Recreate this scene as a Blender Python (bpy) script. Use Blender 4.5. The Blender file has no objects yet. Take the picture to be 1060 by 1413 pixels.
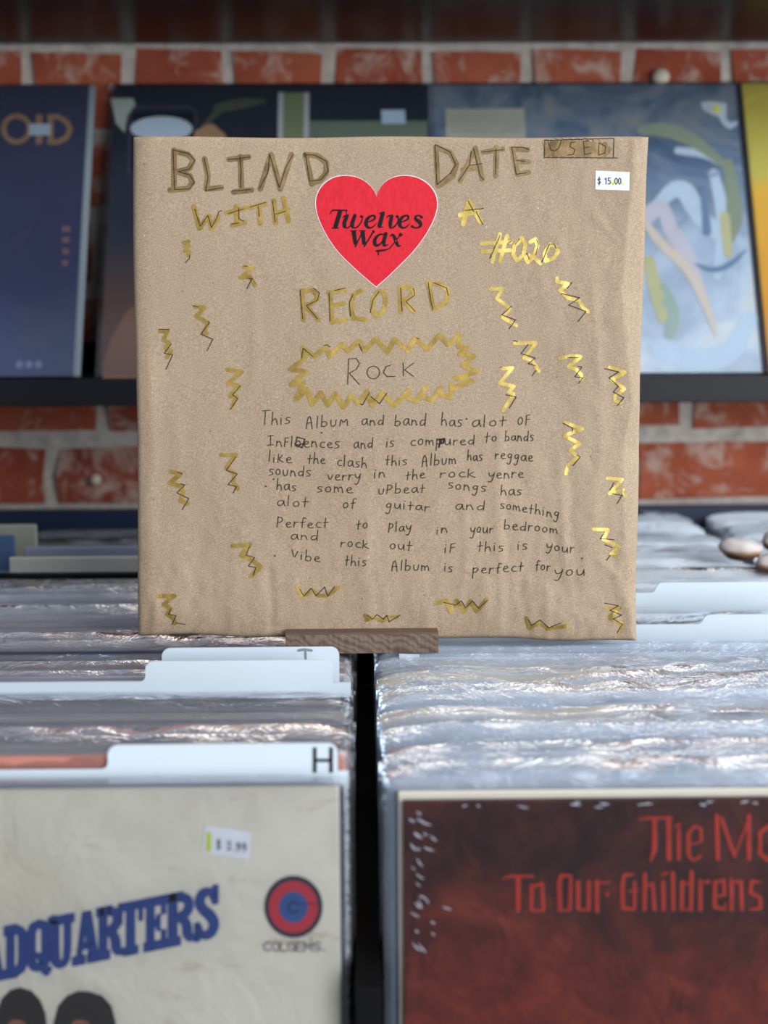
import bpy, bmesh, math, random
from mathutils import Vector, Matrix, noise
random.seed(7)
S = bpy.context.scene
COL = S.collection

# ------------------------------------------------------------------ camera
F = 2122.0                       # focal length in pixels of the 1060x1413 frame
CZ = 1.20                        # camera height
PITCH = math.atan(306.5 / F)
YAW = math.radians(0.80)         # looks slightly to the right
ROLL = math.radians(0.30)
cam_d = bpy.data.cameras.new('camera')
cam = bpy.data.objects.new('camera', cam_d); COL.objects.link(cam)
cam_d.sensor_fit = 'VERTICAL'; cam_d.sensor_height = 36.0
cam_d.lens = 36.0 * F / 1413.0
cam_d.clip_start = 0.02; cam_d.clip_end = 60
RM = Matrix.Rotation(-YAW, 3, 'Z') @ Matrix.Rotation(math.pi/2 - PITCH, 3, 'X') @ Matrix.Rotation(-ROLL, 3, 'Z')
cam.matrix_world = Matrix.Translation((0, 0, CZ)) @ RM.to_4x4()
S.camera = cam
cam_d.dof.use_dof = True
cam_d.dof.focus_distance = 0.962
cam_d.dof.aperture_fstop = 5.8
CAMP = Vector((0, 0, CZ))

def ray(px, py):
    return RM @ Vector(((px - 530.0) / F, -(py - 706.5) / F, -1.0))
def P(px, py, Y):
    """world point on the vertical plane at depth Y that the photo shows at (px, py)"""
    d = ray(px, py); return CAMP + d * (Y / d.y)
def PL(px, py, p0, n):
    d = ray(px, py); return CAMP + d * ((p0 - CAMP).dot(n) / d.dot(n))

# ------------------------------------------------------------------ world, lamps, exposure
W = bpy.data.worlds.new('room_daylight'); S.world = W; W.use_nodes = True
bg = W.node_tree.nodes['Background']
bg.inputs[0].default_value = (0.68, 0.75, 0.86, 1); bg.inputs[1].default_value = 0.48
S.view_settings.view_transform = 'Standard'
try: S.view_settings.look = 'None'
except Exception: pass
S.view_settings.exposure = 0.0; S.view_settings.gamma = 1.0
S.view_settings.use_curve_mapping = False
try:
    S.cycles.transparent_max_bounces = 24
except Exception: pass

def area(name, loc, target, sx, sy, power, col):
    l = bpy.data.lights.new(name, 'AREA'); l.shape = 'RECTANGLE'; l.size = sx; l.size_y = sy
    l.energy = power; l.color = col
    o = bpy.data.objects.new(name, l); COL.objects.link(o); o.location = loc
    o.rotation_euler = (Vector(target) - Vector(loc)).to_track_quat('-Z', 'Y').to_euler()
    return o
area('shop_window_light', (2.3, -1.9, 1.75), (0.1, 1.2, 1.15), 3.2, 2.3, 180, (0.96, 0.98, 1.0))
area('side_window_light', (2.6, 1.1, 2.0), (0.3, 1.1, 0.98), 1.4, 1.5, 40, (0.80, 0.90, 1.0))
area('ceiling_lamp_light', (0.25, 1.12, 2.75), (0.15, 1.05, 1.0), 1.0, 1.0, 6, (1.0, 0.82, 0.66))

# ------------------------------------------------------------------ material helpers
def srgb(r, g, b):
    f = lambda c: (c/255/12.92) if c/255 <= 0.04045 else ((c/255 + 0.055)/1.055) ** 2.4
    return (f(r), f(g), f(b), 1.0)
MATS = {}
def mat(name, col, rough=0.6, metal=0.0, spec=0.5, **k):
    if name in MATS: return MATS[name]
    m = bpy.data.materials.new(name); m.use_nodes = True
    b = m.node_tree.nodes['Principled BSDF']
    b.inputs['Base Color'].default_value = srgb(*col)
    b.inputs['Roughness'].default_value = rough
    b.inputs['Metallic'].default_value = metal
    b.inputs['Specular IOR Level'].default_value = spec
    for kk, v in k.items(): b.inputs[kk].default_value = v
    MATS[name] = m
    return m
def N(m, t, **kw):
    n = m.node_tree.nodes.new(t)
    for k, v in kw.items(): setattr(n, k, v)
    return n
def L(m, a, b): m.node_tree.links.new(a, b)
def coords(m, scale=(1, 1, 1), kind='Object', rot=(0, 0, 0), loc=(0, 0, 0)):
    tc = N(m, 'ShaderNodeTexCoord'); mp = N(m, 'ShaderNodeMapping')
    mp.inputs['Scale'].default_value = scale; mp.inputs['Rotation'].default_value = rot
    mp.inputs['Location'].default_value = loc
    L(m, tc.outputs[kind], mp.inputs[0]); return mp.outputs[0]
def tnoise(m, vec, scale, detail=4, rough=0.55, dist=0.0):
    n = N(m, 'ShaderNodeTexNoise'); n.inputs['Scale'].default_value = scale
    n.inputs['Detail'].default_value = detail; n.inputs['Roughness'].default_value = rough
    n.inputs['Distortion'].default_value = dist
    L(m, vec, n.inputs['Vector']); return n.outputs['Fac']
def ramp(m, fac, stops):
    r = N(m, 'ShaderNodeValToRGB'); e = r.color_ramp.elements
    while len(e) < len(stops): e.new(0.5)
    for el, (p, c) in zip(e, stops):
        el.position = p; el.color = c if len(c) == 4 else srgb(*c)
    L(m, fac, r.inputs[0]); return r.outputs[0]
def mixc(m, fac, a, b, mode='MIX'):
    x = N(m, 'ShaderNodeMix', data_type='RGBA', blend_type=mode)
    for sock, v in ((x.inputs['Factor'], fac), (x.inputs[6], a), (x.inputs[7], b)):
        if isinstance(v, (int, float)): sock.default_value = v
        elif isinstance(v, tuple): sock.default_value = v if len(v) == 4 else srgb(*v)
        else: L(m, v, sock)
    return x.outputs[2]
def bump(m, h, strength, dist):
    b = N(m, 'ShaderNodeBump'); b.inputs['Strength'].default_value = strength
    b.inputs['Distance'].default_value = dist; L(m, h, b.inputs['Height'])
    L(m, b.outputs[0], m.node_tree.nodes['Principled BSDF'].inputs['Normal'])
def base(m, col): L(m, col, m.node_tree.nodes['Principled BSDF'].inputs['Base Color'])

BW = lambda v: (v, v, v, 1)

# kraft paper
def kraft():
    m = mat('kraft_paper', (184, 156, 124), 0.62, spec=0.35)
    v = coords(m)
    a = tnoise(m, v, 1100, 3, 0.7)
    b_ = tnoise(m, coords(m, (1, 1, 1)), 12, 5, 0.6)
    c = ramp(m, a, [(0.30, (136, 114, 92)), (0.5, (172, 150, 124)), (0.70, (204, 184, 160))])
    d = ramp(m, b_, [(0.3, (158, 134, 110)), (0.7, (180, 158, 132))])
    c = mixc(m, 0.4, c, d)
    vo = N(m, 'ShaderNodeTexVoronoi'); vo.inputs['Scale'].default_value = 150
    L(m, coords(m, (1, 1, 1)), vo.inputs['Vector'])
    sp = ramp(m, vo.outputs['Distance'], [(0.05, BW(1)), (0.09, BW(0))])
    gate = ramp(m, tnoise(m, v, 90, 1), [(0.60, BW(0)), (0.66, BW(1))])
    s = mixc(m, 1.0, sp, gate, 'MULTIPLY')
    c = mixc(m, s, c, (110, 84, 58))
    vo2 = N(m, 'ShaderNodeTexVoronoi'); vo2.inputs['Scale'].default_value = 210
    L(m, coords(m, (1, 1, 1), loc=(3, 1, 7)), vo2.inputs['Vector'])
    sp2 = ramp(m, vo2.outputs['Distance'], [(0.06, BW(1)), (0.11, BW(0))])
    gate2 = ramp(m, tnoise(m, coords(m, loc=(5, 5, 5)), 110, 1), [(0.60, BW(0)), (0.66, BW(1))])
    c = mixc(m, mixc(m, 1.0, sp2, gate2, 'MULTIPLY'), c, (226, 208, 178))
    base(m, c)
    bump(m, a, 0.4, 0.0005)
    return m
KRAFT = kraft()

def ink_gold(name, c1, c2, metal, rough):
    m = mat(name, c1, rough, metal)
    a = tnoise(m, coords(m), 160, 3, 0.6)
    base(m, ramp(m, a, [(0.3, c1), (0.7, c2)]))
    bump(m, a, 0.3, 0.0005)
    return m
GOLD = ink_gold('gold_marker_ink', (150, 122, 56), (190, 160, 84), 0.55, 0.42)
GOLD_R = ink_gold('gold_marker_ink_lit', (188, 160, 76), (222, 198, 112), 0.5, 0.40)  # lighter copy of the gold ink, paints in the stronger sheen on the right
OLIVE = ink_gold('dull_gold_marker_ink', (112, 90, 54), (148, 122, 80), 0.35, 0.5)
PEN = mat('black_pen_ink', (48, 36, 38), 0.5, spec=0.15)
BLACK = mat('black_print', (16, 16, 20), 0.5, spec=0.2)
RED = mat('red_sticker_paper', (222, 38, 52), 0.5, spec=0.15)
def _redfix():
    a = tnoise(RED, coords(RED, (1, 1, 0.3)), 900, 2)
    base(RED, ramp(RED, a, [(0.3, (208, 34, 48)), (0.7, (226, 46, 60))]))
_redfix()
STICK = mat('white_sticker_paper', (226, 230, 240), 0.5)
YEL = mat('yellow_highlighter', (232, 226, 90), 0.6)
LIME = mat('lime_highlighter', (190, 205, 70), 0.6)
INKB = mat('printed_blue_grey_ink', (52, 56, 84), 0.5)

def brick_mat(name, c1, c2, white):
    m = mat(name, c1, 0.85, spec=0.25)
    tc = N(m, 'ShaderNodeTexCoord'); oi = N(m, 'ShaderNodeObjectInfo')
    ad = N(m, 'ShaderNodeVectorMath', operation='ADD'); L(m, tc.outputs['Object'], ad.inputs[0])
    sc = N(m, 'ShaderNodeVectorMath', operation='SCALE'); L(m, oi.outputs['Location'], sc.inputs[0]); sc.inputs['Scale'].default_value = 3.7
    L(m, sc.outputs[0], ad.inputs[1]); v = ad.outputs[0]
    a = tnoise(m, v, 22, 6, 0.65); c = ramp(m, a, [(0.3, c1), (0.7, c2)])
    w = ramp(m, tnoise(m, v, 30, 8, 0.72, 0.5), [(white - 0.02, BW(0)), (white + 0.10, BW(0.75))])
    c = mixc(m, w, c, (190, 168, 156))
    base(m, c); bump(m, a, 0.5, 0.004); return m
BRICKS = [brick_mat('red_brick', (138, 62, 44), (164, 84, 62), 0.53),
          brick_mat('orange_red_brick', (148, 70, 48), (172, 94, 68), 0.52),
          brick_mat('dark_red_brick', (126, 56, 42), (152, 76, 58), 0.49)]
MORTAR = mat('lime_mortar', (178, 168, 156), 0.95, spec=0.1)
def _m():
    a = tnoise(MORTAR, coords(MORTAR), 60, 6, 0.7)
    base(MORTAR, ramp(MORTAR, a, [(0.3, (168, 160, 152)), (0.7, (216, 210, 202))])); bump(MORTAR, a, 0.6, 0.006)
_m()
BTEX = mat('far_brickwork', (140, 60, 45), 0.9, spec=0.2)
def _b():
    m = BTEX; bt = N(m, 'ShaderNodeTexBrick'); tc = N(m, 'ShaderNodeTexCoord'); sx = N(m, 'ShaderNodeSeparateXYZ'); cx = N(m, 'ShaderNodeCombineXYZ')
    L(m, tc.outputs['Object'], sx.inputs[0]); L(m, sx.outputs[0], cx.inputs[0]); L(m, sx.outputs[2], cx.inputs[1])
    L(m, cx.outputs[0], bt.inputs['Vector'])
    bt.inputs['Scale'].default_value = 1.0; bt.inputs['Brick Width'].default_value = 0.2; bt.inputs['Row Height'].default_value = 0.078
    bt.inputs['Mortar Size'].default_value = 0.008
    bt.inputs['Color1'].default_value = srgb(140, 60, 45); bt.inputs['Color2'].default_value = srgb(160, 80, 60); bt.inputs['Mortar'].default_value = srgb(178, 168, 156)
    base(m, bt.outputs['Color'])
_b()
BLK = mat('black_laminate', (11, 8, 7), 0.30, spec=0.06)
def _blk():
    a = tnoise(BLK, coords(BLK, (1, 1, 1)), 5, 3); bump(BLK, a, 0.06, 0.01)
_blk()
BLKM = mat('matt_black_board', (8, 8, 10), 0.6, spec=0.15)
BINM = mat('navy_black_bin_board', (26, 40, 68), 0.5, spec=0.4)
FLOORM = mat('grey_concrete_floor', (110, 106, 100), 0.6)
def _f(): base(FLOORM, ramp(FLOORM, tnoise(FLOORM, coords(FLOORM), 3, 6), [(0.3, (96, 92, 88)), (0.7, (124, 120, 114))]))
_f()
CARD = mat('pale_blue_white_plastic', (214, 228, 238), 0.35, spec=0.5)
CARD.node_tree.nodes['Principled BSDF'].inputs['Subsurface Weight'].default_value = 0.0
WOODM = mat('walnut_wood', (110, 88, 74), 0.55, spec=0.35)
def _w():
    m = WOODM; v = coords(m, (1, 1, 1), rot=(0, math.radians(-24), 0))
    w = N(m, 'ShaderNodeTexWave', wave_type='BANDS', bands_direction='Z'); w.inputs['Scale'].default_value = 38; w.inputs['Distortion'].default_value = 9
    w.inputs['Detail'].default_value = 3; w.inputs['Detail Scale'].default_value = 1.2; L(m, v, w.inputs['Vector'])
    g = tnoise(m, coords(m, (1, 1, 0.06)), 700, 2)
    c = ramp(m, w.outputs['Fac'], [(0.0, (92, 76, 66)), (0.25, (126, 108, 94)), (0.8, (136, 118, 102)), (1.0, (104, 86, 74))])
    c = mixc(m, 0.22, c, ramp(m, g, [(0.4, (90, 72, 62)), (0.6, (150, 130, 112))]))
    base(m, c); bump(m, g, 0.1, 0.0005)
_w()
WOODT = mat('walnut_wood_top', (104, 78, 66), 0.5)
def _wt():
    a = tnoise(WOODT, coords(WOODT, (6, 40, 40)), 4, 4, 0.6, 1.0)
    base(WOODT, ramp(WOODT, a, [(0.3, (84, 62, 52)), (0.7, (118, 92, 78))]))
_wt()

def film_mat(name, alpha, col, rough=0.14, bscale=60, bstr=0.6, stretch=(1, 1, 1), gl=0.04, gc=(0.95, 0.97, 1, 1)):
    """clear polythene: see-through, faintly milky, with a glossy wrinkled skin"""
    m = bpy.data.materials.new(name); m.use_nodes = True
    nt = m.node_tree; nt.nodes.remove(nt.nodes['Principled BSDF']); out = nt.nodes['Material Output']
    tr = N(m, 'ShaderNodeBsdfTransparent'); tr.inputs[0].default_value = (0.98, 0.985, 1.0, 1)
    di = N(m, 'ShaderNodeBsdfDiffuse'); di.inputs[0].default_value = srgb(*col)
    gg = N(m, 'ShaderNodeBsdfGlossy'); gg.inputs['Roughness'].default_value = rough; gg.inputs[0].default_value = gc
    oi = N(m, 'ShaderNodeObjectInfo'); tc = N(m, 'ShaderNodeTexCoord')
    sc = N(m, 'ShaderNodeVectorMath', operation='SCALE'); L(m, oi.outputs['Location'], sc.inputs[0]); sc.inputs['Scale'].default_value = 13.7
    ad = N(m, 'ShaderNodeVectorMath', operation='ADD'); L(m, tc.outputs['Object'], ad.inputs[0]); L(m, sc.outputs[0], ad.inputs[1])
    mp = N(m, 'ShaderNodeMapping'); mp.inputs['Scale'].default_value = stretch; L(m, ad.outputs[0], mp.inputs[0])
    a = tnoise(m, mp.outputs[0], bscale, 5, 0.6, 1.2)
    bu = N(m, 'ShaderNodeBump'); bu.inputs['Strength'].default_value = bstr; bu.inputs['Distance'].default_value = 0.006
    L(m, a, bu.inputs['Height']); L(m, bu.outputs[0], gg.inputs['Normal'])
    fr = N(m, 'ShaderNodeFresnel'); fr.inputs[0].default_value = 1.5; L(m, bu.outputs[0], fr.inputs['Normal'])
    m1 = N(m, 'ShaderNodeMixShader'); m1.inputs[0].default_value = alpha; L(m, tr.outputs[0], m1.inputs[1]); L(m, di.outputs[0], m1.inputs[2])
    ma = N(m, 'ShaderNodeMath', operation='ADD'); L(m, fr.outputs[0], ma.inputs[0]); ma.inputs[1].default_value = gl; ma.use_clamp = True
    m2 = N(m, 'ShaderNodeMixShader'); L(m, ma.outputs[0], m2.inputs[0]); L(m, m1.outputs[0], m2.inputs[1]); L(m, gg.outputs[0], m2.inputs[2])
    L(m, m2.outputs[0], out.inputs[0])
    return m
FILM_L = film_mat('clear_sleeve_film', 0.06, (200, 200, 204), 0.10, 30, 0.5, (0.7, 1, 2.6), 0.0)
FILM_R = film_mat('sleeve_film_lit', 0.20, (212, 224, 238), 0.12, 26, 0.7, (1, 1, 2.6), 0.0, (0.84, 0.93, 1, 1))  # whiter film with bluish gloss, window light on the right row painted in
FILM_B = film_mat('back_bin_film_lit', 0.5, (220, 232, 244), 0.14, 26, 0.8, (1, 1, 2.6), 0.02)  # milkier still, brightness of the rear right rows put into the film colour
FILM_F = film_mat('flat_sleeve_film', 0.01, (226, 230, 236), 0.10, 14, 0.25, gl=0.0)
FILM_S = film_mat('shrink_wrap_film', 0.01, (226, 230, 236), 0.08, 40, 0.3, gl=-0.045)

# ------------------------------------------------------------------ object helpers
def link(name, me, m=None, parent=None, smooth=False):
    o = bpy.data.objects.new(name, me); COL.objects.link(o)
    if m is not None:
        for mm in (m if isinstance(m, (list, tuple)) else [m]): me.materials.append(mm)
    if parent: o.parent = parent
    if smooth:
        for p in me.polygons: p.use_smooth = True
    return o
def obj(name, bm, m, parent=None, smooth=False):
    me = bpy.data.meshes.new(name); bm.to_mesh(me); bm.free(); return link(name, me, m, parent, smooth)
def pyobj(name, v, f, m, parent=None, smooth=False):
    me = bpy.data.meshes.new(name); me.from_pydata([tuple(p) for p in v], [], f); me.update()
    return link(name, me, m, parent, smooth)
def tag(o, label, cat=None, group=None):
    o['label'] = label
    if cat: o['category'] = cat
    if group: o['group'] = group
    return o
def empty(name, loc, label, cat, group=None):
    o = bpy.data.objects.new(name, None); COL.objects.link(o); o.location = loc
    o.empty_display_size = 0.02; return tag(o, label, cat, group)
def child(o, parent):
    """parent o (built in world coordinates) without moving it"""
    o.parent = parent; o.matrix_parent_inverse = parent.matrix_basis.inverted(); return o
def boxbm(x0, x1, y0, y1, z0, z1, bev=0.0, seg=2):
    bm = bmesh.new(); bmesh.ops.create_cube(bm, size=1)
    for v in bm.verts:
        v.co = Vector(((x0+x1)/2 + v.co.x*(x1-x0), (y0+y1)/2 + v.co.y*(y1-y0), (z0+z1)/2 + v.co.z*(z1-z0)))
    if bev: bmesh.ops.bevel(bm, geom=bm.edges[:], offset=bev, segments=seg, affect='EDGES', profile=0.5)
    return bm
def struct(o): o['kind'] = 'structure'; return o

class Ink:
    """flat print: strokes in a 2-D domain, mapped onto a surface by fn(u, v, lift)"""
    def __init__(s, fn, lift=0.00015): s.v = []; s.f = []; s.fn = fn; s.lift = lift; s.k = 0
    def poly(s, pts):
        s.k += 1; li = s.lift + (s.k % 9) * 0.000006; b = len(s.v)
        for (u, v) in pts: s.v.append(s.fn(u, v, li))
        s.f.append(tuple(range(b, b + len(pts))))
    def disc(s, u, v, r, n=10): s.poly([(u + r*math.cos(-2*math.pi*i/n), v + r*math.sin(-2*math.pi*i/n)) for i in range(n)])
    def stroke(s, pts, w, caps=True, step=5.0, smooth=0):
        if not isinstance(w, (list, tuple)): w = [w]*len(pts)
        pts = list(pts); w = list(w)
        for _ in range(smooth):
            np_, nw = [pts[0]], [w[0]]
            for i in range(len(pts)-1):
                a, b = pts[i], pts[i+1]
                for t in (0.25, 0.75):
                    np_.append((a[0]+(b[0]-a[0])*t, a[1]+(b[1]-a[1])*t)); nw.append(w[i]+(w[i+1]-w[i])*t)
            np_.append(pts[-1]); nw.append(w[-1]); pts, w = np_, nw
        for i in range(len(pts)-1):
            (x0, y0), (x1, y1) = pts[i], pts[i+1]; dx, dy = x1-x0, y1-y0; l = math.hypot(dx, dy)
            if l < 1e-6: continue
            nx, ny = -dy/l, dx/l; n = max(1, int(l/step))
            for k in range(n):
                a, b = k/n, (k+1)/n; wa = (w[i]+(w[i+1]-w[i])*a)/2; wb = (w[i]+(w[i+1]-w[i])*b)/2
                xa, ya, xb, yb = x0+dx*a, y0+dy*a, x0+dx*b, y0+dy*b
                s.k += 1; li = s.lift + (s.k % 9)*0.000006; q = len(s.v)
                for (u, v) in ((xa-nx*wa, ya-ny*wa), (xb-nx*wb, yb-ny*wb), (xb+nx*wb, yb+ny*wb), (xa+nx*wa, ya+ny*wa)):
                    s.v.append(s.fn(u, v, li))
                s.f.append((q+3, q+2, q+1, q))
            if caps: s.disc(x1, y1, w[i+1]/2)
        if caps: s.disc(pts[0][0], pts[0][1], w[0]/2)
    def build(s, name, m, parent):
        me = bpy.data.meshes.new(name); me.from_pydata([tuple(p) for p in s.v], [], s.f); me.update()
        o = link(name, me, m)
        return child(o, parent)
def cv(pts, ox, oy, sc): return [(ox + x/sc, oy + y/sc) for x, y in pts]

# ------------------------------------------------------------------ key heights
T = P(500, 898, 0.950).z         # plane of the record tops
print('T', T, 'front top should be', P(300, 1088, 0.685).z, P(800, 1096, 0.685).z, 'bin back', P(500, 703, 1.53).z, 'pkg', P(500, 880, .956).z)
WY = 1.600                       # brick faces
# ------------------------------------------------------------------ setting: wall, floor
FZ = T - 0.98
floor = struct(obj('floor', boxbm(-2.2, 2.2, -2.6, 1.72, FZ - 0.05, FZ), FLOORM))
wall = struct(obj('wall_back', boxbm(-2.2, 2.2, WY + 0.006, 1.72, FZ, FZ + 2.7), MORTAR))
zs = [P(500, y, WY).z for y in (62, 180, 293, 398, 502, 603, 702)]
pit = (zs[0] - zs[-1]) / 6
zs = [zs[0] + 2*pit, zs[0] + pit] + zs
while len(zs) < 13: zs.append(zs[-1] - pit)
GAP = 0.0095
def brick_mesh(w, h, seed):
    bm = boxbm(-w/2, w/2, 0, 0.05, -h/2, h/2)
    bmesh.ops.subdivide_edges(bm, edges=bm.edges[:], cuts=1, use_grid_fill=True)
    for v in bm.verts:
        v.co.x += random.uniform(-.0028, .0028); v.co.z += random.uniform(-.0026, .0026)
        c = abs(v.co.x) > w*0.4 and abs(v.co.z) > h*0.4
        if v.co.y < 0.001: v.co.y += random.uniform(-.0015, .002) + (0.002 if c else 0) + (0.0015 if (abs(v.co.x) > w*0.4 or abs(v.co.z) > h*0.4) else 0)
    me = bpy.data.meshes.new('brick'); bm.to_mesh(me); bm.free()
    for p in me.polygons: p.use_smooth = False
    return me
hd = (P(590, 100, WY).x - P(175, 100, WY).x) / 3 ; x0h = P(175, 100, WY).x
x0a = P(142, 570, WY).x; x0b = P(70, 650, WY).x; st = (P(949, 570, WY).x - x0a) / 3
hb = [brick_mesh(hd - 0.015, pit - 0.010, i) for i in range(4)]
sb = [brick_mesh(st - 0.014, pit - 0.019, i) for i in range(5)]
for me in hb + sb: me.materials.append(BRICKS[random.randrange(3)])
for c in range(len(zs) - 1):
    zc = (zs[c] + zs[c+1]) / 2
    hh = (c == 2 or c == 8)
    stp, off, pool = (hd, x0h, hb) if hh else (st, (x0a if c % 2 == 0 else x0b), sb)
    n0 = int(math.floor((-1.0 - off) / stp)); x = off + n0*stp
    while x < 1.0:
        me = random.choice(pool)
        o = bpy.data.objects.new('brick', me); COL.objects.link(o)
        o.location = (x + stp/2, WY, zc + random.uniform(-.001, .001)); o.rotation_euler = (0, random.uniform(-.012, .012), 0)
        o.scale = (1, 1, (zs[c] - zs[c+1]) / pit)
        o.parent = wall; x += stp
# bare brickwork further out, beyond the modelled bricks
for (a, b, z0, z1) in ((-2.2, 2.2, zs[0], FZ + 2.7), (-2.2, 2.2, FZ, zs[-1]), (-2.2, -1.22, zs[-1], zs[0]), (1.22, 2.2, zs[-1], zs[0])):
    o = obj('brickwork', boxbm(a, b, WY + 0.001, WY + 0.02, z0, z1), BTEX); o.parent = wall

# small pale fixings on the wall
def knob(px, py, r):
    bm = bmesh.new(); bmesh.ops.create_uvsphere(bm, u_segments=14, v_segments=8, radius=r)
    for v in bm.verts: v.co.y *= 0.8
    p = P(px, py, WY - 0.004)
    bmesh.ops.translate(bm, verts=bm.verts, vec=p)
    o = obj('wall_plug', bm, mat('pale_putty', (205, 196, 178), 0.7), wall, True)
knob(912, 107, 0.009); knob(132, 662, 0.006)

# ------------------------------------------------------------------ shelves on the wall
uz = P(500, 60, WY - 0.004).z
ush = empty('wall_shelf', (0, WY, uz), 'glossy black shelf board above the records, seen from below', 'shelf')
o = obj('shelf_board', boxbm(-1.15, 1.15, -0.34, -0.008, 0, 0.032, 0.0012), BLK, ush)
o = obj('cleat', boxbm(-1.15, 1.15, -0.028, -0.006, 0.032, 0.075, 0.001), BLKM, ush)
LY = 1.428
lz1 = P(500, 521, LY).z; lz0 = P(500, 558, LY).z
led = empty('display_ledge', (0, WY, lz1), 'black display ledge on the brick wall holding the upright record covers', 'shelf')
obj('ledge_board', boxbm(-1.15, 1.15, LY - WY, -0.006, lz0 - lz1, 0, 0.001), mat('ledge_charcoal', (20, 23, 29), 0.5, spec=0.3), led)
obj('back_rail', boxbm(-1.15, 1.15, -0.020, -0.006, 0, P(500, 470, WY-0.02).z - lz1, 0.001), BLKM, led)

LEAN = math.radians(26.3)
class Cover:
    """a 12 inch cover leaning back on the ledge; print coordinates = photo pixels"""
    def __init__(s, x_left_px, label, mm, Y0=1.450, w=0.315, dz=0.0008):
        p = P(x_left_px, 522, Y0); s.p0 = Vector((p.x, Y0, lz1 + dz)); s.w = w
        s.up = Vector((0, math.sin(LEAN), math.cos(LEAN))); s.n = Vector((0, -math.cos(LEAN), math.sin(LEAN)))
        s.root = empty('record_cover', tuple(s.p0), label, 'record', None)
        s.R = Matrix.Rotation(-LEAN, 4, 'X')
        s.root.rotation_euler = (-LEAN, 0, 0)
        o = obj('jacket', boxbm(0, w, 0, 0.004, 0.001, 0.316, 0.0006), mm, s.root)
        s.basis = Matrix.Translation(s.p0) @ s.R
        bpy.context.view_layer.update()
    def fn(s, u, v, lift):
        q = PL(u, v, s.p0, s.n); return q + s.n*lift
    def ink(s, lift=0.0002): return Ink(s.fn, lift)
    def add(s, ink, name, m):
        inv = s.basis.inverted()
        me = bpy.data.meshes.new(name); me.from_pydata([tuple(inv @ Vector(p)) for p in ink.v], [], ink.f); me.update()
        return link(name, me, m, s.root)
    def film(s, x0, x1, z1, m=None):
        return obj('clear_sleeve', boxbm(x0, x1, -0.0012, 0.0052, 0.0005, z1, 0.0004), m or FILM_F, s.root)

def art(name, stops, scale, gstops=None, axis=2, rough=0.35, dist=1.0, stretch=(1, 1, 1), fac=0.5):
    m = mat(name, (100, 100, 100), rough)
    a = tnoise(m, coords(m, stretch), scale, 5, 0.6, dist)
    c = ramp(m, a, stops)
    if gstops:
        se = N(m, 'ShaderNodeSeparateXYZ'); L(m, coords(m), se.inputs[0])
        mu = N(m, 'ShaderNodeMath', operation='MULTIPLY'); L(m, se.outputs[axis], mu.inputs[0]); mu.inputs[1].default_value = 3.15
        g = ramp(m, mu.outputs[0], gstops); c = mixc(m, fac, c, g)
    base(m, c); return m

# 1: navy cover, gold letters OID
c1 = Cover(95 - 461, 'navy blue record cover with large gold letters OID, leftmost on the ledge',
    art('navy_cover_print', [(0.3, (40, 48, 92)), (0.7, (60, 76, 130))], 7, [(0.0, (56, 92, 158)), (0.35, (54, 60, 116)), (1.0, (36, 46, 84))], fac=0.6))
ik = c1.ink()
tan = mat('gold_cover_lettering', (176, 140, 100), 0.45)
for cx in (23,):
    ik.stroke([(cx + 18*math.cos(t*math.pi/12), 178 + 18*math.sin(t*math.pi/12)) for t in range(25)], 7)
ik.stroke([(54, 158), (54, 199)], 9, False)
ik.stroke([(70, 158), (70, 199)], 8, False); ik.stroke([(68, 161), (80, 161), (92, 168), (97, 178), (92, 190), (80, 196), (68, 196)], 7)
c1.add(ik, 'gold_lettering', tan)
ik = c1.ink(0.0004); ik.poly([(40, 187), (70, 187), (70, 171), (40, 171)]); c1.add(ik, 'price_label', mat('pale_blue_label', (190, 210, 225), 0.5))
ik = c1.ink()
for i, yy in enumerate((316, 331, 347, 363)): ik.stroke([(86, yy), (97 - i, yy)], 8, False)
c1.add(ik, 'pink_print_bars', mat('pink_print', (150, 112, 122), 0.5))
ik = c1.ink()
for xx in (27, 40, 53): ik.disc(xx, 503, 5.5)
c1.add(ik, 'white_dots', mat('pale_print_dots', (150, 165, 205), 0.5))
ik = c1.ink()
for a, b in (((0, 385), (48, 305)), ((0, 350), (45, 310)), ((60, 470), (52, 430)), ((35, 480), (50, 420))): ik.stroke([a, b], [1, 3.5])
c1.add(ik, 'pale_print_streaks', mat('streak_print', (66, 68, 108), 0.5))['kind'] = 'stuff'
c1.film(-0.004, 0.3225, 0.3175, film_mat('edge_film', 0.04, (215, 222, 228), 0.2, 14, 0.2))
obj('pale_side_edge', boxbm(0.3155, 0.3215, 0.0, 0.004, 0.001, 0.3165), mat('pale_sleeve_edge', (176, 190, 196), 0.5), c1.root)

# 2: navy cover with green stripe behind the package
m2 = art('dusk_cover_print', [(0.3, (36, 42, 58)), (0.7, (56, 64, 84))], 6, [(0.0, (150, 110, 92)), (0.22, (150, 112, 96)), (0.45, (70, 74, 92)), (0.8, (44, 52, 70))], fac=0.6)
c2 = Cover(137, 'dark blue record cover with pale green stripe and white oval label behind the package', m2, 1.449)
def qpoly(c, pts, name, m, lift=0.0003):
    ik = c.ink(lift); ik.poly([p for p in reversed(pts)]); return c.add(ik, name, m)
GREEN2 = mat('sage_green_print', (138, 152, 116), 0.5)
qpoly(c2, [(390, 128), (424, 128), (422, 300), (388, 300)], 'green_stripe', GREEN2)
pale = mat('pale_print_line', (196, 204, 206), 0.5)
qpoly(c2, [(384, 128), (391, 128), (389, 300), (382, 300)], 'pale_line', pale, .0004)
qpoly(c2, [(420, 128), (427, 128), (425, 300), (418, 300)], 'pale_line', pale, .0004)
qpoly(c2, [(427, 167), (590, 167), (592, 300), (427, 300)], 'green_field', mat('grey_green_print', (120, 140, 122), 0.5), .0003)
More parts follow.
